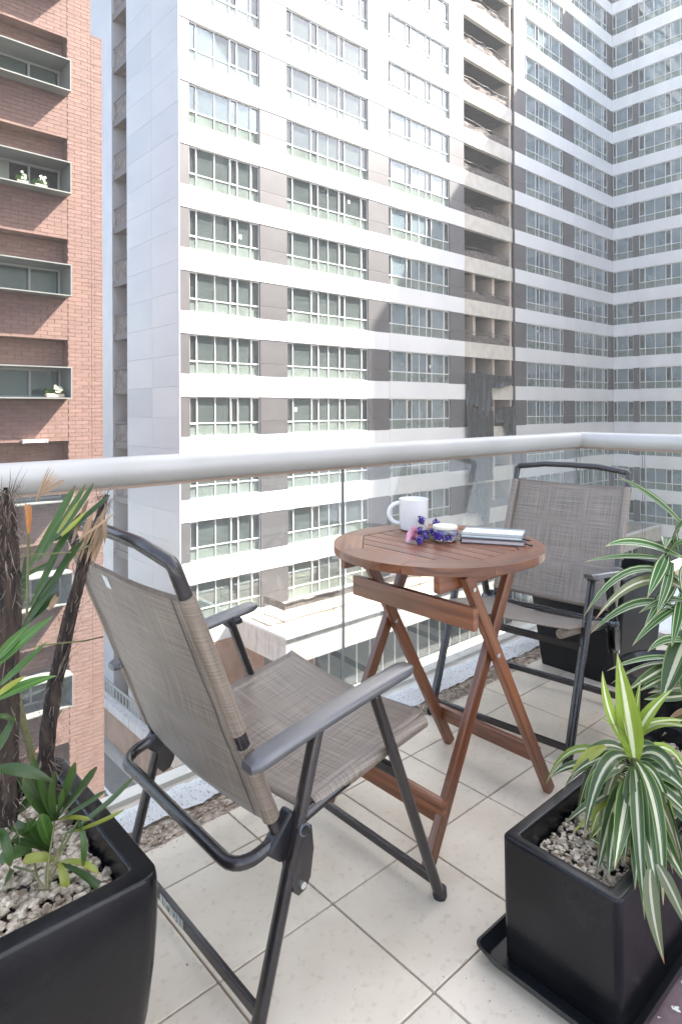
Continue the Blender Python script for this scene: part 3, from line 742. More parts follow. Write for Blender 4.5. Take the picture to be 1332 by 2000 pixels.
def stone(b, c, s, rr, flat=.7):
    R_ = Matrix.Rotation(rr.uniform(0, 6.3), 3, 'Z') @ Matrix.Rotation(rr.uniform(-.6, .6), 3, 'X')
    sc_ = (s*rr.uniform(.8, 1.35), s*rr.uniform(.75, 1.1), s*flat)
    b.add([c+R_ @ Vector((p.x*sc_[0]*rr.uniform(.85, 1.15), p.y*sc_[1], p.z*sc_[2])) for p in ico], icof)
for i in range(5200):
    x = rr.uniform(-1.2, XC-.1); y = 1.59+rr.gauss(0, .026)
    if noise.noise(Vector((x*5, y*9, 0))) < -.12 and rr.random() < .7: continue
    if y > 1.65: continue
    stone(db, Vector((x, y, .001)), rr.choice((.0015, .0025, .004, .006)) if abs(y-1.59) < .045 else .002, rr)
tag(db.build('grit_debris', M_grit), kind='stuff')
b = MB(); b.box((-2.6, YG+.09, -.3), (XC+.1, YG+.14, .004)); b.box((XC+.085, .3, -.3), (XC+.13, YG+.085, .004)); tag(b.build('slab_edge', M_slab), kind='structure')
# neighbour's ledge just outside the end glass
lg = MB(); lg.box((XC+.14, .46, -.5), (XC+1.5, 2.1, -.05)); tag(lg.build('outer_ledge', mat('grey_screed', (.45, .46, .47), (.55, .56, .56), rough=.5, scale=4)), kind='structure')

cr_ = MB(); rr = random.Random(21)
for i in range(130):
    if i % 3 == 0: x, y = rr.uniform(.45, .56)+rr.gauss(0, .04), rr.uniform(.9, 1.45)
    elif i % 3 == 1: x, y = 1.07-abs(rr.gauss(0, .05)), rr.uniform(.52, .82)
    else: x, y = rr.uniform(.3, 3.0), rr.uniform(.55, 1.53)
    stone(cr_, Vector((x, y, .0008)), rr.choice((.0007, .001, .001, .0016)), rr)
stone(cr_, Vector((.6305, 1.1775, .001)), .0028, rr)
tag(cr_.build('soil_crumbs', M_grit), kind='stuff')

# ------------------------------------------------------------------ glass railing
rl = thing('balcony_railing', 'frameless glass balustrade with a round brushed steel handrail', 'railing', (XC, YG, 0))
RZ, RR = .960, .0405
b = MB(); b.tube([(-3.0, YG, RZ), (XC-.003, YG, RZ)], RR, 28, up=(0, 0, 1)); b.build('handrail', M_steel, rl, smooth=True)
b = MB(); b.tube([(XC+.003, YG+.0, RZ), (XC+.003, .46, RZ)], RR, 28); b.build('handrail', M_steel, rl, smooth=True)
b = MB(); b.tube([(XC-.004, YG, RZ), (XC+.002, YG, RZ)], RR+.0012, 28); b.build('joint_ring', M_seam, rl, smooth=True)
b = MB(); b.lathe((XC, YG, RZ), [(RR*math.cos(a), RR*math.sin(a)) for a in [R(-90+i*15) for i in range(13)]], 24); b.build('corner_cap', M_steel, rl, smooth=True)
b = MB(); b.box((-3, YG-.012, RZ-RR-.006), (XC-.01, YG+.012, RZ-RR+.012)); b.box((XC-.012, .46, RZ-RR-.006), (XC+.012, YG-.015, RZ-RR+.012)); b.build('glass_channel', mat('bronze_channel', (.3, .22, .17), rough=.4, metal=.4), rl)
joints = [-2.9, -.2, 1.53, XC-.02]
def panel(a, c):
    b = MB(); b.box(a, c); o = b.build('glass_panel', M_rglass, rl)
    o.data.materials.append(M_gedge)
    for p in o.data.polygons:
        if p.area < .04: p.material_index = 1
    return o
for x0, x1 in zip(joints[:-1], joints[1:]): panel((x0+.003, YG-.004, .0), (x1-.003, YG+.004, RZ-RR-.004))
panel((XC-.004, 1.365, 0), (XC+.004, YG-.006, RZ-RR-.004)); panel((XC-.004, .5, 0), (XC+.004, 1.355, RZ-RR-.004))
b = MB(); b.box((XC-.03, .5, -.01), (XC+.03, YG, .012)); b.build('base_channel', M_seam, rl)

# ------------------------------------------------------------------ folding sling chair
def make_chair(loc, label):
    """faces +X; local origin under the seat centre line at x=0; feet on z=0"""
    t = thing('folding_chair', label, 'chair', loc, 'folding sling chairs at the bistro table')
    o3 = Vector((0, 0, 0))
    def bl(b, name, m, parent=None, **k): 
        return b.build(name, m, parent or t, off=(0, 0, 0), **k)
    Z = .272
    for s in (-1, 1):
        b = MB(); b.tube([(.64, s*Z, 0), (.645, s*Z, .02), (.792, s*Z, .535)], .0165, 12, sx=.62, sy=1.0, up=(0, 1, 0)); lg = bl(b, 'leg', M_metal, smooth=True)
        lg['label'] = 'rear leg'
        b = MB(); b.tube([(1.152, s*Z, 0), (1.145, s*Z, .02), (.93, s*Z, .56)], .0165, 12, sx=.62, sy=1.0, up=(0, 1, 0)); lf = bl(b, 'leg', M_metal, smooth=True)
        lf['label'] = 'front leg'
        for l_, x in ((lg, .640), (lf, 1.152)):
            b = MB(); b.lathe((x, s*Z, 0), [(0, 0), (.015, 0), (.017, .006), (.016, .022), (0, .024)], 12); bl(b, 'foot_cap', M_black, l_, smooth=True)
        # arm: slightly curved moulded strip, higher at the front
        b = MB(); prof = [(-.75, -1.0), (-.97, -.7), (-1, 0), (-.95, .6), (-.8, .92), (-.5, 1), (.5, 1), (.8, .92), (.95, .6), (1, 0), (.97, -.7), (.75, -1.0)]
        n_ = 28; vs = []; 
        for i in range(n_+1):
            u = i/n_; x = .612+.412*u; z = .510+.064*u+.004*math.sin(u*math.pi)
            q_ = min(1, math.sqrt(max(0, 1-max(0, abs(u-.5)-.44)**2/.0042))); wv = .0245*(.45+.55*q_); hv = .0095*(.6+.4*q_)
            vs += [(x, s*.292+p*wv, z+q*hv) for p, q in prof]
        m_ = len(prof)
        fs = [(i*m_+j, i*m_+(j+1) % m_, (i+1)*m_+(j+1) % m_, (i+1)*m_+j) for i in range(n_) for j in range(m_)]
        fs += [tuple(range(m_))[::-1], tuple(n_*m_+j for j in range(m_))]
        b.add(vs, fs); bl(b, 'armrest', M_arm, smooth=True)
        for (x, z) in ((.786, .512), (.936, .535)):
            b = MB(); b.bar((x-.016, s*.277, z+.012), (x+.03, s*.277, z+.016), .03, .016); bl(b, 'arm_bracket', M_black, bevel=.003)
            b = MB(); b.tube([(x+.002, s*(Z+.010), z), (x+.002, s*(Z+.0145), z)], .006, 10, up=(0, 0, 1)); bl(b, 'rivet', M_rivet, smooth=True)
        # back post
        zz = [(.708, .333), (.62, .57), (.50, .865)]
        # seat rail
        b = MB(); b.tube([(.66, s*.250, .315), (.74, s*.250, .333), (1.0, s*.240, .383), (1.128, s*.240, .402)], .0115, 12); bl(b, 'seat_rail', M_metal, smooth=True)
        # gusset plates at the pivot
        b = MB(); out = [(.728, .352), (.745, .358), (.760, .345), (.765, .30), (.757, .250), (.745, .232), (.728, .228), (.716, .24), (.712, .30)]
        for yy in (Z+.012, Z-.016):
            vs = [(x, s*yy, z) for x, z in out]+[(x, s*(yy+.003), z) for x, z in out]; k = len(out)
            b.add(vs, [tuple(range(k)), tuple(range(k, 2*k))[::-1]]+[(i, (i+1) % k, (i+1) % k+k, i+k) for i in range(k)])
        bl(b, 'hinge_plate', M_metal)
        b = MB(); b.tube([(.737, s*(Z+.004), .245), (.737, s*(Z+.020), .245)], .0065, 10); bl(b, 'rivet', M_rivet, smooth=True)
        b = MB(); b.tube([(.742, s*.233, .345), (.742, s*(Z+.018), .345)], .012, 12); bl(b, 'pivot_pin', mat('grey_pin', (.2, .22, .25), rough=.35, metal=.5), smooth=True)
        b = MB(); b.tube([(.742, s*(Z+.017), .345), (.742, s*(Z+.0205), .345)], .009, 12); bl(b, 'pivot_cap', M_black, smooth=True)
        b = MB(); b.bar((.69, s*.251, .30), (.745, s*.251, .36), .03, .045); bl(b, 'pivot_block', M_black, bevel=.006)
        # sling sleeves round the posts
        for (za, zb_) in ((.815, .555), (.525, .372)):
            def px(z): return .708+(z-.333)*(.50-.708)/(.865-.333)
            b = MB(); n_ = 8
            pts_ = [Vector((px(za+(zb_-za)*i/n_), s*.250, za+(zb_-za)*i/n_)) for i in range(n_+1)]
            b.tube(pts_, .0165, 14, up=(0, 1, 0)); 
            # UVs so the weave shows
            for fi, f in enumerate(b.f):
                b.uv[fi] = [((b.v[v].y-s*.250)+(.01 if b.v[v].x > px(b.v[v].z) else 0), b.v[v].z) for v in f]
            bl(b, 'sling_sleeve', M_weave, smooth=True)
        b = MB(); b.tube([(.66, s*.240, .322), (.76, s*.240, .341), (1.0, s*.240, .387), (1.128, s*.240, .404)], .0155, 14)
        b2 = MB(); b2.tube([(.80, s*.240, .346), (1.0, s*.240, .384), (1.132, s*.240, .403)], .016, 14)
        for fi, f in enumerate(b2.f): b2.uv[fi] = [(b2.v[v].x, b2.v[v].z+b2.v[v].y) for v in f]
        bl(b2, 'seat_sleeve', M_weave, smooth=True)
    # back frame: one bent tube
    bp = [(.712, -.250, .323), (.60, -.250, .61), (.506, -.250, .85), (.500, -.250, .866), (.4985, -.239, .874), (.496, -.12, .889), (.495, 0, .891),
          (.496, .12, .889), (.4985, .239, .874), (.500, .250, .866), (.506, .250, .85), (.60, .250, .61), (.712, .250, .323)]
    b = MB(); b.tube(bp, .0125, 12, up=(1, .0, .35)); bl(b, 'back_frame', M_metal, smooth=True)
    # rear U of the seat frame
    r_ = []
    for i in range(7):
        a = i/6*math.pi/2; r_.append((.665-.045*math.sin(a)-.0, -.250+.045*(1-math.cos(a)), .315-.011*math.sin(a)))
    r2 = [(x, -y, z) for x, y, z in r_][::-1]
    b = MB(); b.tube([(.72, -.250, .328)]+r_+r2+[(.72, .250, .328)], .0125, 12); bl(b, 'seat_frame', M_metal, smooth=True)
    # crossbars
    b = MB(); b.bar((.652, -Z, .045), (.652, Z, .045), .012, .024, up=(0, 0, 1)); cb = bl(b, 'crossbar', M_metal, bevel=.003)
    b = MB(); b.box((.6445, .0, .036), (.6455, .105, .054)); o = bl(b, 'sticker', None or sticker_mat(), cb)
    b = MB(); b.bar((1.137, -Z, .045), (1.137, Z, .045), .012, .022, up=(0, 0, 1)); bl(b, 'crossbar', M_metal, bevel=.003)
    b = MB(); b.bar((1.02, -Z, .335), (1.02, Z, .335), .014, .024, up=(0, 0, 1)); bl(b, 'crossbar', M_metal, bevel=.003)
    # sling back
    b = MB()
    def PB(u, v):
        z = .368+(.818-.368)*v; x = .708+(z-.333)*(.50-.708)/(.865-.333); e = 4*u*(1-u)
        sag = -.016*e*(1-.4*v)-.008*math.exp(-((v-.42)/.05)**2)*e+.0035*noise.noise(Vector((u*3, v*5, 1)))
        return Vector((x-.013+sag*1.0+.004, -.256+.512*u, z-.006*e*(1-v)-.006*e*v))
    b.grid(PB, 24, 30, uvs=(.52, .5)); bk = bl(b, 'sling_back', M_weave, smooth=True, sol=.0022)
    for s in (-1, 1):
        b = MB()
        def PS(u, v, s=s):
            p = PB(.072 if s < 0 else .928, v); return Vector((p.x-.0022, p.y+(u-.5)*.004, p.z))
        b.grid(PS, 1, 30, uvs=(.01, .5)); bl(b, 'seam', M_seam, bk)
    b = MB(); b.grid(lambda u, v: PB(u, .978+.024*v)+Vector((-.0022, 0, 0)), 20, 1, uvs=(.5, .02)); bl(b, 'hem', mat('dark_hem', (.13, .105, .09), (.19, .155, .135), rough=.7, scale=90), bk)
    b = MB(); b.grid(lambda u, v: PB(.60+.055*u, .955+.06*(v-1)) + Vector((-.0022, 0, 0)), 3, 2); bl(b, 'care_label', M_ceramic, bk)
    # sling seat
    b = MB()
    def PSeat(u, v):
        x = .765+(1.135-.765)*v; z = .335+(.404-.335)*((x-.74)/(.39)); e = 4*u*(1-u)
        x += .0*e; sag = -.020*e*(1-.35*v)+.003*noise.noise(Vector((u*3, v*4, 5)))
        return Vector((x-.008*e*v, -.240+.504*u, z+.016+sag+(.004 if v > .97 else 0)))
    b.grid(PSeat, 22, 20, uvs=(.5, .37)); bl(b, 'sling_seat', M_weave, smooth=True, sol=.0022)
    return t
def sticker_mat():
    if 'sticker' in MATS: return MATS['sticker']
    m = bpy.data.materials.new('sticker'); m.use_nodes = True; MATS['sticker'] = m
    N = m.node_tree.nodes; L = m.node_tree.links; b = N['Principled BSDF']
    tc = N.new('ShaderNodeTexCoord'); mp = N.new('ShaderNodeMapping'); mp.inputs['Scale'].default_value = (1, 260, 60); L.new(tc.outputs['Object'], mp.inputs[0])
    n = N.new('ShaderNodeTexNoise'); n.inputs['Scale'].default_value = 1; n.inputs['Detail'].default_value = 1; L.new(mp.outputs[0], n.inputs[0])
    cr = N.new('ShaderNodeValToRGB'); cr.color_ramp.elements[0].position = .4; cr.color_ramp.elements[0].color = (.06, .06, .06, 1); cr.color_ramp.elements[1].position = .47; cr.color_ramp.elements[1].color = (.5, .52, .48, 1)
    L.new(n.outputs[0], cr.inputs[0]); L.new(cr.outputs[0], b.inputs['Base Color']); b.inputs['Roughness'].default_value = .4
    return m
chair1 = make_chair((0, 1.222, 0), 'grey brown sling folding chair seen from behind, nearest the camera')
chair2 = copy_tree(chair1)
chair2.location = (2.995, 1.405, 0); chair2.rotation_euler = (0, 0, math.pi+R(6)); chair2.scale = (1, .945, 1)
chair2['label'] = 'grey brown sling folding chair facing us across the round table, by the corner planter'

# ------------------------------------------------------------------ round folding table
tc_ = Vector((1.456, 1.206, 0)); TRd = .303; TZ = .737
tbl = thing('bistro_table', 'round slatted reddish wood folding table between two chairs', 'table', tuple(tc_))
# rim: eight mitred pieces round an octagonal opening
oct_r = .235; a0 = R(22.5)
for i in range(8):
    b = MB(); A = a0+i*math.pi/4; n_ = 8; top = []; 
    g = .0006
    inner = [Vector((oct_r*math.cos(A), oct_r*math.sin(A))), Vector((oct_r*math.cos(A+math.pi/4), oct_r*math.sin(A+math.pi/4)))]
    outer = [Vector((TRd*math.cos(A+math.pi/4*j/n_), TRd*math.sin(A+math.pi/4*j/n_))) for j in range(n_+1)]
    dirn = (inner[1]-inner[0]).normalized(); mid = (inner[0]+inner[1])/2
    poly = inner[::-1]+outer
    cen = sum(poly, Vector((0, 0)))/len(poly)
    poly = [p+(cen-p).normalized()*g for p in poly]
    k = len(poly); vs = [(tc_.x+p.x, tc_.y+p.y, TZ) for p in poly]+[(tc_.x+p.x, tc_.y+p.y, TZ-.022) for p in poly]
    uvf = [((p-mid).dot(dirn), (p-mid).dot(Vector((-dirn.y, dirn.x)))) for p in poly]
    fs = [tuple(range(k))[::-1], tuple(range(k, 2*k))]; uv = [uvf[::-1], uvf]
    for j in range(k): fs.append((j, (j+1) % k, (j+1) % k+k, j+k)); uv.append([uvf[j], uvf[(j+1) % k], (uvf[(j+1) % k][0], uvf[(j+1) % k][1]+.02), (uvf[j][0], uvf[j][1]+.02)])
    b.add(vs, fs, uv); bmo = b.build('rim_piece', M_wood, tbl)
# slats running across (along Y), clipped to the octagon
ap = oct_r*math.cos(R(22.5))
nS = 9; sw = 2*ap/nS
for i in range(nS):
    x0 = -ap+i*sw+.0025; x1 = x0+sw-.005
    def yl(x):
        # octagon with vertices at 22.5+45k : flat sides at +-ap, corners cut at 45 degrees
        s_ = oct_r*math.sin(R(22.5)); ax = abs(x)
        return ap if ax <= s_ else ap-(ax-s_)
    ya, yb = yl(x0)-.002, yl(x1)-.002
    s_ = oct_r*math.sin(R(22.5)); poly = [(x0, -ya)]
    for xm in (-s_, s_):
        if x0 < xm < x1: poly.append((xm, -yl(xm)+.002))
    poly.append((x1, -yb)); poly.append((x1, yb))
    for xm in (s_, -s_):
        if x0 < xm < x1: poly.append((xm, yl(xm)-.002))
    poly.append((x0, ya))
    k = len(poly); b = MB()
    vs = [(tc_.x+x, tc_.y+y, TZ-.0005) for x, y in poly]+[(tc_.x+x, tc_.y+y, TZ-.018) for x, y in poly]
    fs = [tuple(range(k)), tuple(range(k, 2*k))[::-1]]; uvp = [(y, x) for x, y in poly]; uv = [uvp, uvp[::-1]]
    for j in range(k): fs.append((j, j+k, (j+1) % k+k, (j+1) % k)); uv.append([uvp[j]]*4)
    b.add(vs, fs, uv); b.build('slat', M_wood, tbl, bevel=.0012, seg=1)
YN, YFr = 1.01, 1.38
def wbar(p, q, w_, h_, name, up=(0, 1, 0), bev=.003):
    b = MB(); b.bar(p, q, w_, h_, up); return b.build(name, M_wood, tbl, bevel=bev)
for s, y in ((-1, YN), (1, YFr)):
    # cleat under the top along X, legs crossing beside it
    wbar((tc_.x-.225, y+(.012 if s < 0 else -.012), TZ-.045), (tc_.x+.235, y+(.012 if s < 0 else -.012), TZ-.045), .045, .022, 'cleat')
    wbar((1.315, y-.013*s*0-.012, TZ-.03), (1.715, y-.012, .0), .034, .021, 'leg')
    wbar((1.565, y+.012, TZ-.03), (1.19, y+.012, .0), .034, .021, 'leg')
    b = MB(); b.tube([(1.44, y-.024, .473), (1.44, y-.0265, .473)], .0065, 10); b.build('bolt', M_rivet, tbl, smooth=True)
    b = MB(); b.tube([(1.335, y-.024, .668), (1.335, y-.027, .668)], .006, 10); b.build('bolt', M_rivet, tbl, smooth=True)
wbar((1.308, YN-.05, .603), (1.308, YFr+.02, .603), .058, .02, 'stretcher', up=(1, 0, 0))
wbar((1.672, YN-.005, .115), (1.672, YFr+.005, .115), .045, .02, 'stretcher', up=(1, 0, 0))
wbar((1.245, YN+.0, .125), (1.245, YFr+.0, .125), .06, .02, 'stretcher', up=(1, 0, 0))

# ------------------------------------------------------------------ on the table
def onT(px, py, z=TZ): 
    t = F*(H-z)/(py-HY); return at(px, py, t)
c = onT(807, 1035); c.z = TZ
mug = thing('mug', 'white ceramic mug with its handle to the left, standing on the wooden table', 'mug', tuple(c))
b = MB(); b.lathe(c, [(0, .002), (.036, .001), (.043, .004), (.0465, .02), (.0475, .098), (.0482, .101), (.0465, .1015), (.0445, .098), (.0435, .02), (.03, .012), (0, .011)], 40)
b.build('body', M_ceramic, mug, smooth=True)
hd = Vector((-RX, -RY, 0)); hp = []
for i in range(15):
    a = R(100+i*160/14*1.0) if False else R(75+210*i/14)
    hp.append(c+hd*(.046+.0-.034*math.cos(a)+.0)+Vector((0, 0, .054+.033*math.sin(a))))
b = MB(); b.tube(hp, .0058, 10, sx=1.25, sy=.9, up=(RY, -RX, 0)); b.build('handle', M_ceramic, mug, smooth=True)
c = onT(868, 1056); c.z = TZ
jar = thing('glass_jar', 'small lidded glass jar between the mug and the notebooks', 'jar', tuple(c))
M_cgl = mat('clear_glass', (.95, .95, .93), rough=.03, trans=.85)
b = MB(); b.lathe(c, [(0, .001), (.030, .001), (.035, .006), (.036, .026), (.033, .034), (.0325, .036), (.0345, .034), (.031, .032), (.033, .024), (.0325, .008), (.0, .005)], 32); b.build('bowl', M_cgl, jar, smooth=True)
b = MB(); b.lathe(c, [(0, .037), (.036, .036), (.0375, .040), (.036, .045), (.012, .047), (0, .047)], 32); b.build('lid', mat('cream_lid', (.62, .57, .44), (.72, .7, .62), rough=.3), jar, smooth=True)
# rose
c = onT(806, 1052, TZ+.012); c.z = TZ+.022
rose = thing('rose', 'pink rose lying beside the mug', 'flower', tuple(c)); ax = (-Vector((RX, RY, 0))*.8+Vector((0, 0, .5))-Vector((VX, VY, 0))*.3).normalized()
e1 = ax.cross(Vector((0, 0, 1))).normalized(); e2 = ax.cross(e1)
for ring, (n_, r0, hh, op) in enumerate(((3, .004, .018, .1), (4, .008, .020, .3), (5, .013, .021, .55), (6, .017, .019, .8))):
    for j in range(n_):
        a = 2*math.pi*j/n_+ring*.7; b = MB()
        def P(u, v, a=a, r0=r0, hh=hh, op=op, n_=n_):
            th = a+(u-.5)*2*math.pi/n_*1.5; rad = r0*(.35+.75*v)+op*.010*v*v
            return c+ax*(hh*v*(1-.15*abs(u-.5)*2)-.012+.0)+(e1*math.cos(th)+e2*math.sin(th))*rad
        b.grid(P, 6, 5); b.build('petal', M_rose, rose, smooth=True)
b = MB(); b.tube([c-ax*.010, c-ax*.05+Vector((0, 0, -.004)), c-ax*.09+Vector((RX, RY, 0))*.03+Vector((0, 0, -.0))], .0016, 6); b.build('stem', M_stem, rose, smooth=True)
# sprig of violet flowers
c0 = onT(822, 1050, TZ+.01)
sprig = thing('statice_sprig', 'sprig of tiny violet flowers lying in front of the glass jar', 'flower', (c0.x, c0.y, TZ))
rr = random.Random(4)
heads = [(815, 1030), (822, 1036), (818, 1046), (826, 1050), (830, 1042), (838, 1040), (846, 1042), (852, 1036), (857, 1046), (852, 1052), (860, 1056), (868, 1050), (875, 1052), (884, 1048), (878, 1040), (868, 1044), (817, 1055)]
for i, (x, y) in enumerate(heads):
    p = onT(x, y, TZ+.014); b = MB(); p.z = TZ+.008+.02*rr.random()+(.02 if y < 1040 else 0)
    for j in range(34):
        d = Vector((rr.gauss(0, 1), rr.gauss(0, 1), rr.gauss(0, 1))).normalized(); q = p+d*rr.uniform(.004, .0135); n2 = d.cross(Vector((rr.random(), rr.random(), 1))).normalized()*.0048; n3 = d.cross(n2).normalized()*.0048
        b.add([q+n2, q+n3, q-n2+d*.003, q-n3], [(0, 1, 2, 3)])
    b.build('floret', M_purple, sprig)
    s0 = onT(846, 1056, TZ+.003); b = MB(); b.tube([p, (p+s0)/2+Vector((0, 0, .002)), s0], .0009, 5); b.build('stalk', M_stem, sprig)
# notebooks
def notebook(c, hx, L_, W_, z0, th, cover, pages, label, edge):
    t = thing('notebook', label, 'notebook', (c.x, c.y, z0), 'notebooks stacked on the table')
    u = Vector((math.cos(hx), math.sin(hx), 0)); v = Vector((-math.sin(hx), math.cos(hx), 0))
    def bx_(u0, u1, v0, v1, za, zb_, name, m, par=t, bev=.0008):
        b = MB(); vs = [c+u*a+v*d+Vector((0, 0, z-c.z)) for z in (za, zb_) for a, d in ((u0, v0), (u1, v0), (u1, v1), (u0, v1))]
        b.add(vs, [(0,3,2,1),(4,5,6,7),(0,1,5,4),(1,2,6,5),(2,3,7,6),(3,0,4,7)]); return b.build(name, m, par, bevel=bev)
    bx_(0, L_, 0, W_, z0, z0+.002, 'back_cover', cover); bx_(.003, L_-.003, .003, W_-.003, z0+.002, z0+th-.002, 'pages', pages)
    fc = bx_(0, L_, 0, W_, z0+th-.002, z0+th, 'front_cover', cover)
    if edge: bx_(.002, L_-.002, W_*.27, W_*.78, z0+th, z0+th+.0006, 'cover_panel', edge, fc, 0)
    bx_(-.0015, .0, .0, W_, z0, z0+th, 'spine', cover)
    b = MB(); p = c+u*L_+v*(W_*.08); p.z = z0+th*.5
    b.tube([p, p+u*.012+Vector((0, 0, -.003)), p+u*.02+v*.01+Vector((0, 0, -.006))], .0022, 6); b.build('ribbon', M_black, t)
    return t
hx = math.atan2(VY, VX)+R(70)-math.pi       # front edge heads right and slightly towards us
cA = onT(898, 1061); cA.z = TZ
M_ncov = mat('grey_green_cover', (.16, .19, .19), (.22, .25, .25), rough=.45, scale=30)
notebook(cA, hx+.02, .180, .125, TZ+.0005, .013, mat('mauve_dark_cover', (.10, .08, .085), rough=.5), mat('mauve_pages', (.42, .36, .35), (.5, .44, .43), rough=.8, scale=200), 'dark edged notebook with mauve pages, underneath the grey one', None)
notebook(cA+Vector((VX, VY, 0))*.008, hx, .176, .128, TZ+.015, .0095, M_ncov, mat('white_pages', (.7, .72, .72), rough=.8), 'grey green notebook with a speckled white cover panel, on top', mat('speckled_panel', (.5, .54, .56), (.8, .83, .85), rough=.5, scale=90, fac=(.4, .55)))

# ------------------------------------------------------------------ planters
def rounded_rect(x0, y0, x1, y1, r, n=6):
    out = []
    for cx, cy, a in ((x1-r, y1-r, 0), (x0+r, y1-r, 90), (x0+r, y0+r, 180), (x1-r, y0+r, 270)):
        for i in range(n+1): th = R(a+90*i/n); out.append((cx+r*math.cos(th), cy+r*math.sin(th)))
    return out
def pot(name, label, x0, y0, x1, y1, h, prof, wall, r=.02, fill=.05, rim_r=.006, z0=0, m=None, n_peb=900, psz=.011, fillm=None, seed=1):
    cx, cy = (x0+x1)/2, (y0+y1)/2
    t = thing(name, label, 'planter', (cx, cy, z0))
    hw, hd_ = (x1-x0)/2, (y1-y0)/2; rings = []
    def ring(sx, ins, z): return [(cx+p*sx, cy+q*sx, z) for p, q in rounded_rect(-hw+ins, -hd_+ins, hw-ins, hd_-ins, max(.004, r-ins*.5))]
    b = MB(); k = len(ring(1, 0, 0))
    for z, s_ in prof: rings.append(ring(s_, 0, z0+z))
    for i in range(5): a = R(i*22.5); rings.append(ring(prof[-1][1], rim_r*(1-math.cos(a)), z0+h-rim_r+rim_r*math.sin(a)))
    for i in range(5): a = R(90-i*22.5); rings.append(ring(prof[-1][1], wall-rim_r*(1-math.cos(a)), z0+h-rim_r+rim_r*math.sin(a)))
    rings.append(ring(prof[-1][1], wall, z0+h-fill-.05))
    vs = [p for rg in rings for p in rg]
    fs = [(i*k+j, i*k+(j+1) % k, (i+1)*k+(j+1) % k, (i+1)*k+j) for i in range(len(rings)-1) for j in range(k)]
    fs.append(tuple(range(k))[::-1]); b.add(vs, fs); b.build('shell', m or M_blackpot, t, smooth=True)
    b = MB(); b.box((x0+wall-.002, y0+wall-.002, z0+h-fill-.03), (x1-wall+.002, y1-wall+.002, z0+h-fill)); b.build('soil', M_soil, t)
    if n_peb:
        rr = random.Random(seed); b = MB()
        for i in range(n_peb):
            x = rr.uniform(x0+wall+.006, x1-wall-.006); y = rr.uniform(y0+wall+.006, y1-wall-.006)
            stone(b, Vector((x, y, z0+h-fill+.004+rr.random()*.010+.012*noise.noise(Vector((x*7, y*7, 0))))), psz*rr.uniform(.55, 1.1), rr, .75)
        o = b.build('pebbles', M_pebble, smooth=True); tag(o, kind='stuff')
        o.name = 'pebbles'
    return t
prof_l = [(0, .80), (.03, .835), (.08, .885), (.14, .93), (.20, .965), (.27, .99), (.33, 1.003), (.37, 1.008), (.405, 1.005), (.414, 1.0)]
pot('planter', 'black bulging planter of white pebbles and lady palms, bottom left corner', -.15, .915, .449, 1.37, .42, prof_l, .036, r=.03, fill=.055, n_peb=3000, psz=.0092, seed=2)
prof_r = [(0, .985), (.12, .995), (.243, 1.0)]
pot('planter', 'long low black planter with a striped dracaena, standing in a tray', 1.113, .512, 1.86, .757, .25, prof_r, .028, r=.016, fill=.056, z0=.008, n_peb=2100, psz=.0074, seed=3)
tr = thing('planter_tray', 'shallow black drip tray under the long low planter', 'tray', (1.48, .63, 0))
b = MB(); rings = []
for s_, z in ((-.006, .0), (.014, .032), (.009, .032), (-.006, .007)):
    rings.append([(x, y, z) for x, y in rounded_rect(1.085-s_, .495-s_*.3, 1.90+s_, .785+s_, .022)])
k = len(rings[0]); b.add([p for rg in rings for p in rg], [(i*k+j, i*k+(j+1) % k, (i+1)*k+(j+1) % k, (i+1)*k+j) for i in range(3) for j in range(k)]+[tuple(range(k))[::-1], tuple(range(3*k, 4*k))])
b.build('shell', M_blacktray, tr, smooth=True)
prof_t = [(0, .80), (.1, .85), (.25, .92), (.38, .98), (.44, 1.0)]
pot('planter', 'tall tapered black planter in the corner behind the far chair', 2.50, 1.13, 2.93, 1.56, .45, prof_t, .025, r=.012, fill=.06, n_peb=0, m=mat('matt_black_pot', (.008, .0075, .008), (.014, .013, .014), rough=.42, spec=.25, scale=8), seed=4)
rp = thing('round_pot', 'round black rimmed pot holding the white edged plant at the far right', 'planter', (2.13, .79, 0))
b = MB(); b.lathe((2.13, .79, 0), [(0, .001), (.115, .001), (.15, .14), (.168, .265), (.178, .27), (.182, .285), (.178, .300), (.165, .302), (.158, .29), (.15, .24)], 40); b.build('shell', M_blackpot, rp, smooth=True)
b = MB(); b.lathe((2.13, .79, 0), [(0, .262), (.153, .255)], 30); b.build('soil', M_soil, rp)

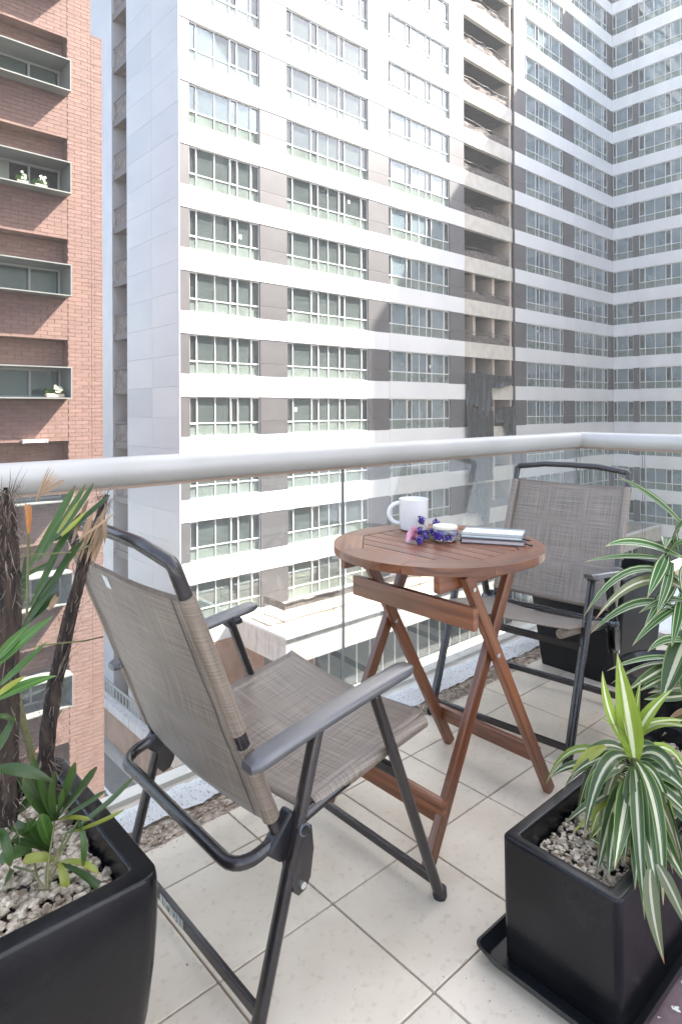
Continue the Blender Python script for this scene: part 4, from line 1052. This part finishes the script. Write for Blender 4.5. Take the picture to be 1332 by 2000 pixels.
# ------------------------------------------------------------------ leaves
def leaf(parent, p0, p1, p2, wid, m, name='leaf', fold=.25, twist=0, nrm=None, n=9, shape=(.18, .45), blunt=0):
    """strap leaf along a quadratic curve, folded down the midrib"""
    p0, p1, p2 = Vector(p0), Vector(p1), Vector(p2)
    eye = Vector((0, 0, H)); b = MB(); L_ = []; rr = random
    tw = twist+rr.uniform(-.5, .5)
    rows = []
    for i in range(n+1):
        t = i/n; p = p0*(1-t)**2+p1*2*t*(1-t)+p2*t*t; d = ((p1-p0)*(1-t)+(p2-p1)*t).normalized()
        view = (p-eye).normalized(); up = Vector((0, 0, 1))
        nr = (-view*.65+up*.75) if nrm is None else Vector(nrm)
        x = d.cross(nr).normalized(); q = Matrix.Rotation(tw*(0.4+t*.8), 3, d) @ x; y = q.cross(d).normalized()
        s = 1 if t > shape[1] else shape[0]+(1-shape[0])*math.sin(t/shape[1]*math.pi/2)
        if t > shape[1]:
            k = (t-shape[1])/(1-shape[1]); s = (1-k**1.8) if not blunt else (1-k**5*(1-blunt))
        s = max(s, .015); wv = wid/2*s
        rows.append((p, q, y, wv))
    vs = []; 
    for p, q, y, wv in rows:
        f = fold*wv
        vs += [p-q*wv+y*f, p-q*wv*.5+y*f*.45, p, p+q*wv*.5+y*f*.45, p+q*wv+y*f]
    fs = []; uv = []
    for i in range(n):
        for j in range(4):
            k = i*5+j; fs.append((k, k+1, k+6, k+5)); uv.append([(a/4, c_/n) for a, c_ in ((j, i), (j+1, i), (j+1, i+1), (j, i+1))])
    b.add(vs, fs, uv); return b.build(name, m, parent, smooth=True)
def pxleaf(parent, a, c_, tip, wpx, m, **k):
    """a, c_, tip: (px, py, t); width in photo pixels at the middle"""
    P0, P1, P2 = at(*a), at(*c_), at(*tip); 
    return leaf(parent, P0, P1, P2, wpx/F*c_[2], m, **k)

# lady palms in the left planter
palm = thing('lady_palm', 'potted lady palm with two shaggy brown trunks and pleated leaves', 'plant', (.3, 1.1, .37))
def trunk(pts, rads, parent, seed):
    b = MB(); P_ = []; rd = []
    n_ = 26
    for i in range(n_+1):
        t = i/n_*(len(pts)-1); j = min(int(t), len(pts)-2); f = t-j
        p = pts[j].lerp(pts[j+1], f); r_ = rads[j]+(rads[j+1]-rads[j])*f
        P_.append(p+Vector((noise.noise(p*30), noise.noise(p*31+Vector((5, 0, 0))), 0))*.003); rd.append(r_*(1+.16*noise.noise(p*60)))
    b.tube(P_, rd, 12); o = b.build('trunk', M_trunk, parent, smooth=True)
    rr = random.Random(seed); f = MB()
    for i in range(420):
        t = rr.random()*(len(pts)-1); j = min(int(t), len(pts)-2); p = pts[j].lerp(pts[j+1], t-j); r_ = rads[j]*1.0
        a = rr.uniform(0, 6.28); d = Vector((math.cos(a), math.sin(a), 0)); q = p+d*r_*.9
        ax_ = (pts[j+1]-pts[j]).normalized(); l = rr.uniform(.012, .05); e = (d*rr.uniform(.15, .9)+ax_*rr.choice((1, 1, -.6))+Vector((0, 0, rr.uniform(-.4, .4)))).normalized()
        s = d.cross(ax_)*.0007; m1 = q+e*l*.5+d*.004; f.add([q-s, q+s, m1+s*.8, m1-s*.8, q+e*l+Vector((rr.uniform(-.008, .008), rr.uniform(-.008, .008), 0))], [(0, 1, 2, 3), (3, 2, 4)])
    o2 = f.build('fibre', M_fibre, o); o2['kind'] = 'stuff'
    return o
tA = [at(95, 1560, 1.12), at(85, 1480, 1.10), at(105, 1340, 1.12), at(135, 1210, 1.14), at(165, 1090, 1.17), at(196, 1010, 1.2), at(207, 965, 1.22)]
trunk(tA, [.0145, .014, .013, .012, .011, .0095, .004], palm, 1)
tB = [at(8, 1600, 1.0), at(10, 1500, .99), at(12, 1330, .98), at(16, 1180, .98), at(12, 1060, .97), at(12, 990, .96), at(14, 950, .96)]
trunk(tB, [.019, .019, .018, .018, .018, .014, .004], palm, 2)
tC = [at(62, 1480, 1.05), at(45, 1410, 1.04), at(32, 1360, 1.03)]
b = MB(); b.tube(tC, .006, 8); b.build('stalk', M_stem, palm, smooth=True)
b = MB(); b.tube([at(52, 1200, 1.05), at(54, 1120, 1.05), at(56, 1040, 1.05)], .0022, 6); b.build('stalk', M_stem, palm, smooth=True)
def PL(a, tip, w_, m, bend=(0, 0), t0=1.08, t1=1.12, **k):
    c_ = ((a[0]+tip[0])/2+bend[0], (a[1]+tip[1])/2+bend[1], (t0+t1)/2-.01)
    return pxleaf(palm, (*a, t0), c_, (*tip, t1), w_, m, **k)
U = dict(shape=(.3, .5), blunt=.25)
for a, tip, w_, m, bd in [
    ((53,1115),(147,947),15,LF_palm,(4,-2)), ((74,1095),(168,945),14,LF_palm,(4,0)), ((100,1060),(184,942),12,LF_palm,(8,2)), ((108,1055),(215,966),15,LF_palm,(0,6)),
    ((90,1110),(158,1000),13,LF_palm,(2,0)), ((79,1163),(165,1050),13,LF_palm,(2,4)), ((53,1215),(150,1060),20,LF_palm,(3,6)), ((47,1220),(115,1157),17,LF_palm,(0,-3)),
    ((40,1230),(108,1120),14,LF_palm,(0,4)), ((37,1131),(100,1097),9,LF_palm,(0,-3)), ((40,1190),(58,1070),14,LF_palm,(-3,0)), ((60,1180),(125,1040),13,LF_palm,(2,4)),
    ((112,1040),(160,968),11,LF_yellow,(2,0)), ((120,1045),(170,995),10,LF_yellow,(2,0)), ((56,1043),(57,982),11,LF_orange,(0,0)), ((57,1040),(50,980),6,LF_orange,(0,0)), 
    ((150,1052),(225,1000),6,LF_dry,(0,5)), ((140,1060),(172,975),9,LF_dry,(0,0)), ((80,965),(126,936),9,LF_dry,(0,0)), ((95,1190),(112,1160),12,LF_dry,(0,0)),
    ((-10,1300),(105,1200),26,LF_bright,(0,-6)), ((0,1335),(92,1250),17,LF_bright,(0,4)), ((-10,1365),(110,1318),24,LF_bright,(10,-12)), ((-8,1358),(52,1317),12,LF_yellow,(0,-6)),
    ((-10,1500),(105,1527),26,LF_palm,(8,-14)), ((-10,1398),(38,1415),17,LF_palm,(5,-10)), ((-10,1290),(60,1215),20,LF_bright,(0,-4)), ((-10,1470),(30,1390),18,LF_palm,(3,0))]:
    near = m in (LF_bright, LF_yellow) or tip[1] > 1380
    PL(a, tip, w_, m, bd, fold=.35, t0=.9 if near else 1.08, t1=.92 if near else 1.12, **({'shape': (.5, .35)} if near else U))
for i in range(9):
    PL((71+random.uniform(-2, 2), 978), (100+i*3.0-4, 908+i*2.2+random.uniform(-4, 4)), 3, LF_dry, (random.uniform(-3, 3), -6), fold=.1)
for i in range(12):                               # dry sheath at the top of the leaning trunk
    x = 172+random.uniform(-18, 18); PL((x-10, 1110-random.random()*60), (x+22+random.uniform(-8, 8), 985+random.uniform(-20, 40)), random.uniform(4, 9), LF_dry, (random.uniform(-4, 4), 0), t0=1.15, t1=1.19)
PL((196, 1010), (203, 1065), 9, LF_dry, (10, -20), t0=1.17, t1=1.16)
b = MB(); b.tube([at(32, 1085, 1.0), at(90, 1080, 1.06), at(150, 1076, 1.12), at(185, 1058, 1.16), at(205, 1035, 1.18)], .0014, 6); b.build('tendril', M_stem, palm, smooth=True)
b = MB(); b.tube([at(60, 1262, 1.05), at(110, 1255, 1.08), at(165, 1250, 1.14), at(200, 1242, 1.2)], .0014, 6); b.build('tendril', M_stem, palm, smooth=True)
young = thing('young_palm', 'young lady palm shoots fanning out over white pebbles, front of the left planter', 'plant', (.3, 1.0, .37))
def YL(a, tip, w_, m=LF_palm, bend=(0, 0), t0=1.02, t1=1.0, **k):
    c_ = ((a[0]+tip[0])/2+bend[0], (a[1]+tip[1])/2+bend[1], (t0+t1)/2-.01)
    return pxleaf(young, (*a, t0), c_, (*tip, t1), w_, m, fold=.3, **{**U, **k})
for a, tip, w_, m, bd in [
    ((107,1598),(145,1487),17,LF_palm,(3,0)), ((109,1598),(188,1496),18,LF_palm,(0,6)), ((128,1625),(262,1516),24,LF_palm,(10,14)), ((112,1600),(205,1543),14,LF_palm,(0,6)),
    ((105,1600),(108,1505),16,LF_palm,(-12,0)), ((104,1600),(72,1505),20,LF_palm,(-6,8)), ((100,1600),(20,1470),20,LF_palm,(-3,10)), ((100,1602),(45,1515),24,LF_palm,(-8,5)), ((70,1560),(28,1490),20,LF_palm,(0,0)),
    ((108,1600),(175,1600),9,LF_yellow,(0,-10)), ((95,1655),(2,1597),20,LF_palm,(0,-8)), ((96,1655),(55,1595),18,LF_palm,(-12,8)), ((97,1652),(78,1588),27,LF_bright,(-2,0)),
    ((95,1660),(20,1640),16,LF_palm,(0,-6)), ((110,1680),(42,1682),18,LF_yellow,(-3,-18)), ((115,1685),(222,1778),15,LF_palm,(18,-22)), ((112,1682),(127,1760),17,LF_yellow,(8,-8)),
    ((115,1682),(190,1705),12,LF_yellow,(10,-20)), ((150,1600),(160,1690),12,LF_palm,(12,-15)), ((-8,1610),(18,1690),18,LF_palm,(6,-20)), ((-5,1750),(25,1700),26,LF_palm,(-5,0)), ((-8,1785),(22,1735),20,LF_palm,(0,0)),
    ((130,1625),(240,1580),8,LF_yellow,(0,10)), ((60,1660),(-5,1680),26,LF_palm,(0,-14)), ((20,1600),(65,1560),26,LF_palm,(0,-8)), ((20,1640),(70,1605),22,LF_bright,(0,-8)), ((0,1560),(50,1530),22,LF_palm,(0,-10)),
    ((110,1600),(60,1470),15,LF_palm,(-10,6)), ((106,1600),(120,1540),12,LF_palm,(6,0))]:
    YL(a, tip, w_, m, bd)
for a, c_, d in (((90,1735),(93,1680),(105,1600)), ((85,1738),(100,1690),(128,1625)), ((88,1735),(88,1700),(97,1655)), ((92,1735),(100,1710),(112,1684)), ((84,1735),(60,1700),(25,1690)), ((86,1735),(70,1712),(62,1662)), ((88,1737),(96,1700),(150,1602))):
    b = MB(); b.tube([at(*a, .98), at(*c_, 1.0), at(*d, 1.02)], .0018, 6); b.build('stem', M_stem, young, smooth=True)

# striped dracaena in the long planter
dr = thing('striped_dracaena', 'low dracaena with cream striped drooping leaves and lime new growth, in the long planter', 'plant', (1.42, .63, .23))
def DL(a, c_, tip, w_, m=LF_drac, t=(1.40, 1.36, 1.30), **k):
    return pxleaf(dr, (*a, t[0]), (*c_, t[1]), (*tip, t[2]), w_, m, **{'shape': (.35, .35), 'fold': .3, 'n': 12, **k})
b = MB(); b.tube([at(1232, 1640, 1.42), at(1236, 1560, 1.41), at(1235, 1480, 1.40)], .009, 10); b.build('stem', M_stem, dr, smooth=True)
for a, c_, tip, w_, m in [
    ((1236,1490),(1225,1400),(1203,1278),46,LF_lime), ((1228,1470),(1178,1410),(1174,1312),30,LF_lime), ((1240,1450),(1238,1390),(1249,1328),15,LF_lime), ((1240,1450),(1250,1400),(1312,1347),28,LF_lime),
    ((1245,1440),(1275,1400),(1345,1425),26,LF_lime), ((1240,1430),(1275,1400),(1345,1412),16,LF_lime), ((1225,1430),(1190,1415),(1164,1402),11,LF_lime), ((1228,1460),(1215,1420),(1212,1395),14,LF_lime)]:
    DL(a, c_, tip, w_, m, t=(1.40, 1.38, 1.36))
for a, c_, tip, w_, m, t in [
    ((1228,1482),(1170,1450),(1136,1638),30,LF_drac,(1.4,1.34,1.28)), ((1225,1475),(1165,1470),(1108,1520),22,LF_drac,(1.42,1.4,1.38)), ((1180,1460),(1140,1475),(1112,1512),20,LF_yellow,(1.42,1.4,1.4)),
    ((1225,1530),(1160,1560),(1098,1611),26,LF_drac,(1.38,1.34,1.32)), ((1222,1540),(1160,1580),(1112,1632),12,LF_yellow,(1.36,1.33,1.3)), ((1226,1500),(1150,1490),(1140,1600),30,LF_drac,(1.4,1.36,1.33)),
    ((1228,1520),(1210,1600),(1196,1700),38,LF_drac,(1.36,1.24,1.18)), ((1225,1530),(1190,1560),(1160,1718),32,LF_drac,(1.38,1.3,1.22)), ((1222,1560),(1190,1600),(1184,1724),26,LF_drac,(1.36,1.26,1.2)),
    ((1236,1500),(1250,1580),(1262,1794),34,LF_drac,(1.36,1.22,1.14)), ((1238,1500),(1240,1600),(1255,1798),26,LF_drac,(1.36,1.2,1.13)), ((1240,1490),(1290,1560),(1291,1770),34,LF_drac,(1.38,1.26,1.16)),
    ((1240,1520),(1262,1620),(1284,1795),30,LF_drac,(1.34,1.2,1.12)), ((1266,1700),(1262,1770),(1293,1885),30,LF_old,(1.13,1.09,1.07)), ((1250,1540),(1285,1640),(1345,1740),32,LF_drac,(1.36,1.25,1.15)),
    ((1280,1690),(1310,1740),(1345,1830),26,LF_old,(1.15,1.1,1.06)), ((1242,1480),(1300,1440),(1340,1590),30,LF_drac,(1.42,1.38,1.32)), ((1262,1530),(1300,1545),(1345,1600),26,LF_drac,(1.36,1.32,1.28)),
    ((1245,1480),(1300,1470),(1318,1560),22,LF_lime,(1.42,1.4,1.36)), ((1240,1470),(1265,1440),(1300,1500),24,LF_drac,(1.44,1.44,1.42)), ((1220,1470),(1180,1440),(1130,1480),22,LF_drac,(1.46,1.45,1.44)),
    ((1232,1500),(1228,1580),(1215,1690),30,LF_drac,(1.36,1.27,1.2)), ((1244,1500),(1275,1530),(1280,1660),30,LF_lime,(1.38,1.3,1.24)), ((1238,1500),(1265,1480),(1272,1620),22,LF_drac,(1.4,1.36,1.3)),
    ((1232,1540),(1200,1590),(1150,1640),16,LF_lime,(1.36,1.32,1.28)), ((1245,1540),(1270,1600),(1310,1680),26,LF_drac,(1.36,1.26,1.2)), ((1215,1560),(1185,1560),(1178,1640),22,LF_drac,(1.38,1.34,1.3)),
    ((1250,1500),(1300,1500),(1345,1560),28,LF_drac,(1.4,1.36,1.32)), ((1240,1560),(1245,1640),(1236,1740),30,LF_drac,(1.34,1.22,1.16)), ((1236,1520),(1205,1540),(1205,1640),26,LF_drac,(1.36,1.3,1.26)),
    ((1150,1640),(1180,1655),(1212,1690),14,LF_old,(1.28,1.27,1.26))]:
    DL(a, c_, tip, w_, m, t=t)
rq = random.Random(8)
for i in range(26):
    th = rq.uniform(-2.6, 2.6); c0 = Vector((1.42, .63, .30+rq.uniform(-.03, .05))); d = Vector((math.cos(th-math.pi*.75), math.sin(th-math.pi*.75), 0)); l = rq.uniform(.10, .19)
    leaf(dr, c0+d*.01, c0+d*l*.8+Vector((0, 0, rq.uniform(.03, .09))), c0+d*l*1.15+Vector((0, 0, rq.uniform(-.16, -.02))), rq.uniform(.018, .03), rq.choice((LF_drac, LF_drac, LF_old, LF_lime)), shape=(.35, .35), fold=.3, n=10)
# taller white edged plant at the far right
de = thing('white_edged_dracaena', 'tall dracaena with long green leaves edged in white, arching in from the right', 'plant', (2.13, .79, .26))
def EL(a, c_, tip, w_, m=LF_edge, t=(1.86, 1.80, 1.74), **k):
    return pxleaf(de, (*a, t[0]), (*c_, t[1]), (*tip, t[2]), w_, m, **{'shape': (.4, .4), 'fold': .25, 'n': 12, **k})
b = MB(); b.tube([at(1342, 1330, 1.93), at(1338, 1240, 1.9), at(1330, 1160, 1.88), at(1298, 1090, 1.86), at(1322, 1035, 1.84)], .006, 8); b.build('stem', M_stem, de, smooth=True)
for a, c_, tip, w_, m in [
    ((1345,1045),(1290,975),(1205,932),24,LF_edge), ((1335,1095),(1240,1045),(1180,1069),28,LF_edge), ((1310,1098),(1230,1078),(1140,1099),13,LF_edge), ((1345,1145),(1225,1060),(1138,1206),22,LF_edge),
    ((1345,1160),(1250,1090),(1160,1212),22,LF_old), ((1345,1215),(1260,1130),(1150,1240),24,LF_edge), ((1300,1085),(1290,1110),(1262,1170),26,LF_edge), ((1318,1140),(1290,1170),(1256,1226),24,LF_edge),
    ((1340,1180),(1280,1200),(1232,1264),18,LF_edge), ((1330,1160),(1325,1210),(1309,1266),22,LF_edge), ((1320,1080),(1300,1045),(1345,1010),22,LF_edge), ((1300,1095),(1310,1060),(1345,1060),20,LF_edge),
    ((1310,1100),(1300,1150),(1280,1200),20,LF_edge), ((1345,1100),(1330,1130),(1345,1200),28,LF_edge), ((1335,1290),(1260,1275),(1183,1312),13,LF_edge), ((1335,1300),(1260,1285),(1190,1338),12,LF_drac),
    ((1335,1290),(1280,1310),(1222,1352),24,LF_drac), ((1345,1230),(1320,1290),(1288,1372),46,LF_drac), ((1335,1310),(1290,1325),(1245,1352),22,LF_drac), ((1345,1360),(1300,1365),(1255,1368),22,LF_drac),
    ((1345,1345),(1310,1345),(1262,1356),18,LF_old), ((1345,1260),(1300,1235),(1262,1275),20,LF_edge), ((1345,1180),(1300,1160),(1245,1200),18,LF_edge), ((1305,1060),(1300,1040),(1297,1075),24,LF_edge),
    ((1345,1385),(1330,1395),(1300,1410),20,LF_dry), ((1345,1400),(1320,1410),(1290,1440),16,LF_old), ((1345,1440),(1310,1450),(1280,1500),14,LF_drac), ((1345,1300),(1330,1330),(1345,1390),26,LF_drac)]:
    EL(a, c_, tip, w_, m)

# ------------------------------------------------------------------ the bright city haze
b = MB(); b.box((-62, -62, G-1.4), (132, 112, 50)); hz_o = b.build('haze', None) if False else None
hm = bpy.data.materials.new('haze'); hm.use_nodes = True; hm.node_tree.nodes.clear()
ho = hm.node_tree.nodes.new('ShaderNodeOutputMaterial'); hv = hm.node_tree.nodes.new('ShaderNodeVolumePrincipled')
hv.inputs['Color'].default_value = (.93, .96, 1, 1); hv.inputs['Density'].default_value = .0011; hv.inputs['Anisotropy'].default_value = .0
hm.node_tree.links.new(hv.outputs[0], ho.inputs['Volume'])
haze = b.build('haze', hm); tag(haze, kind='stuff')
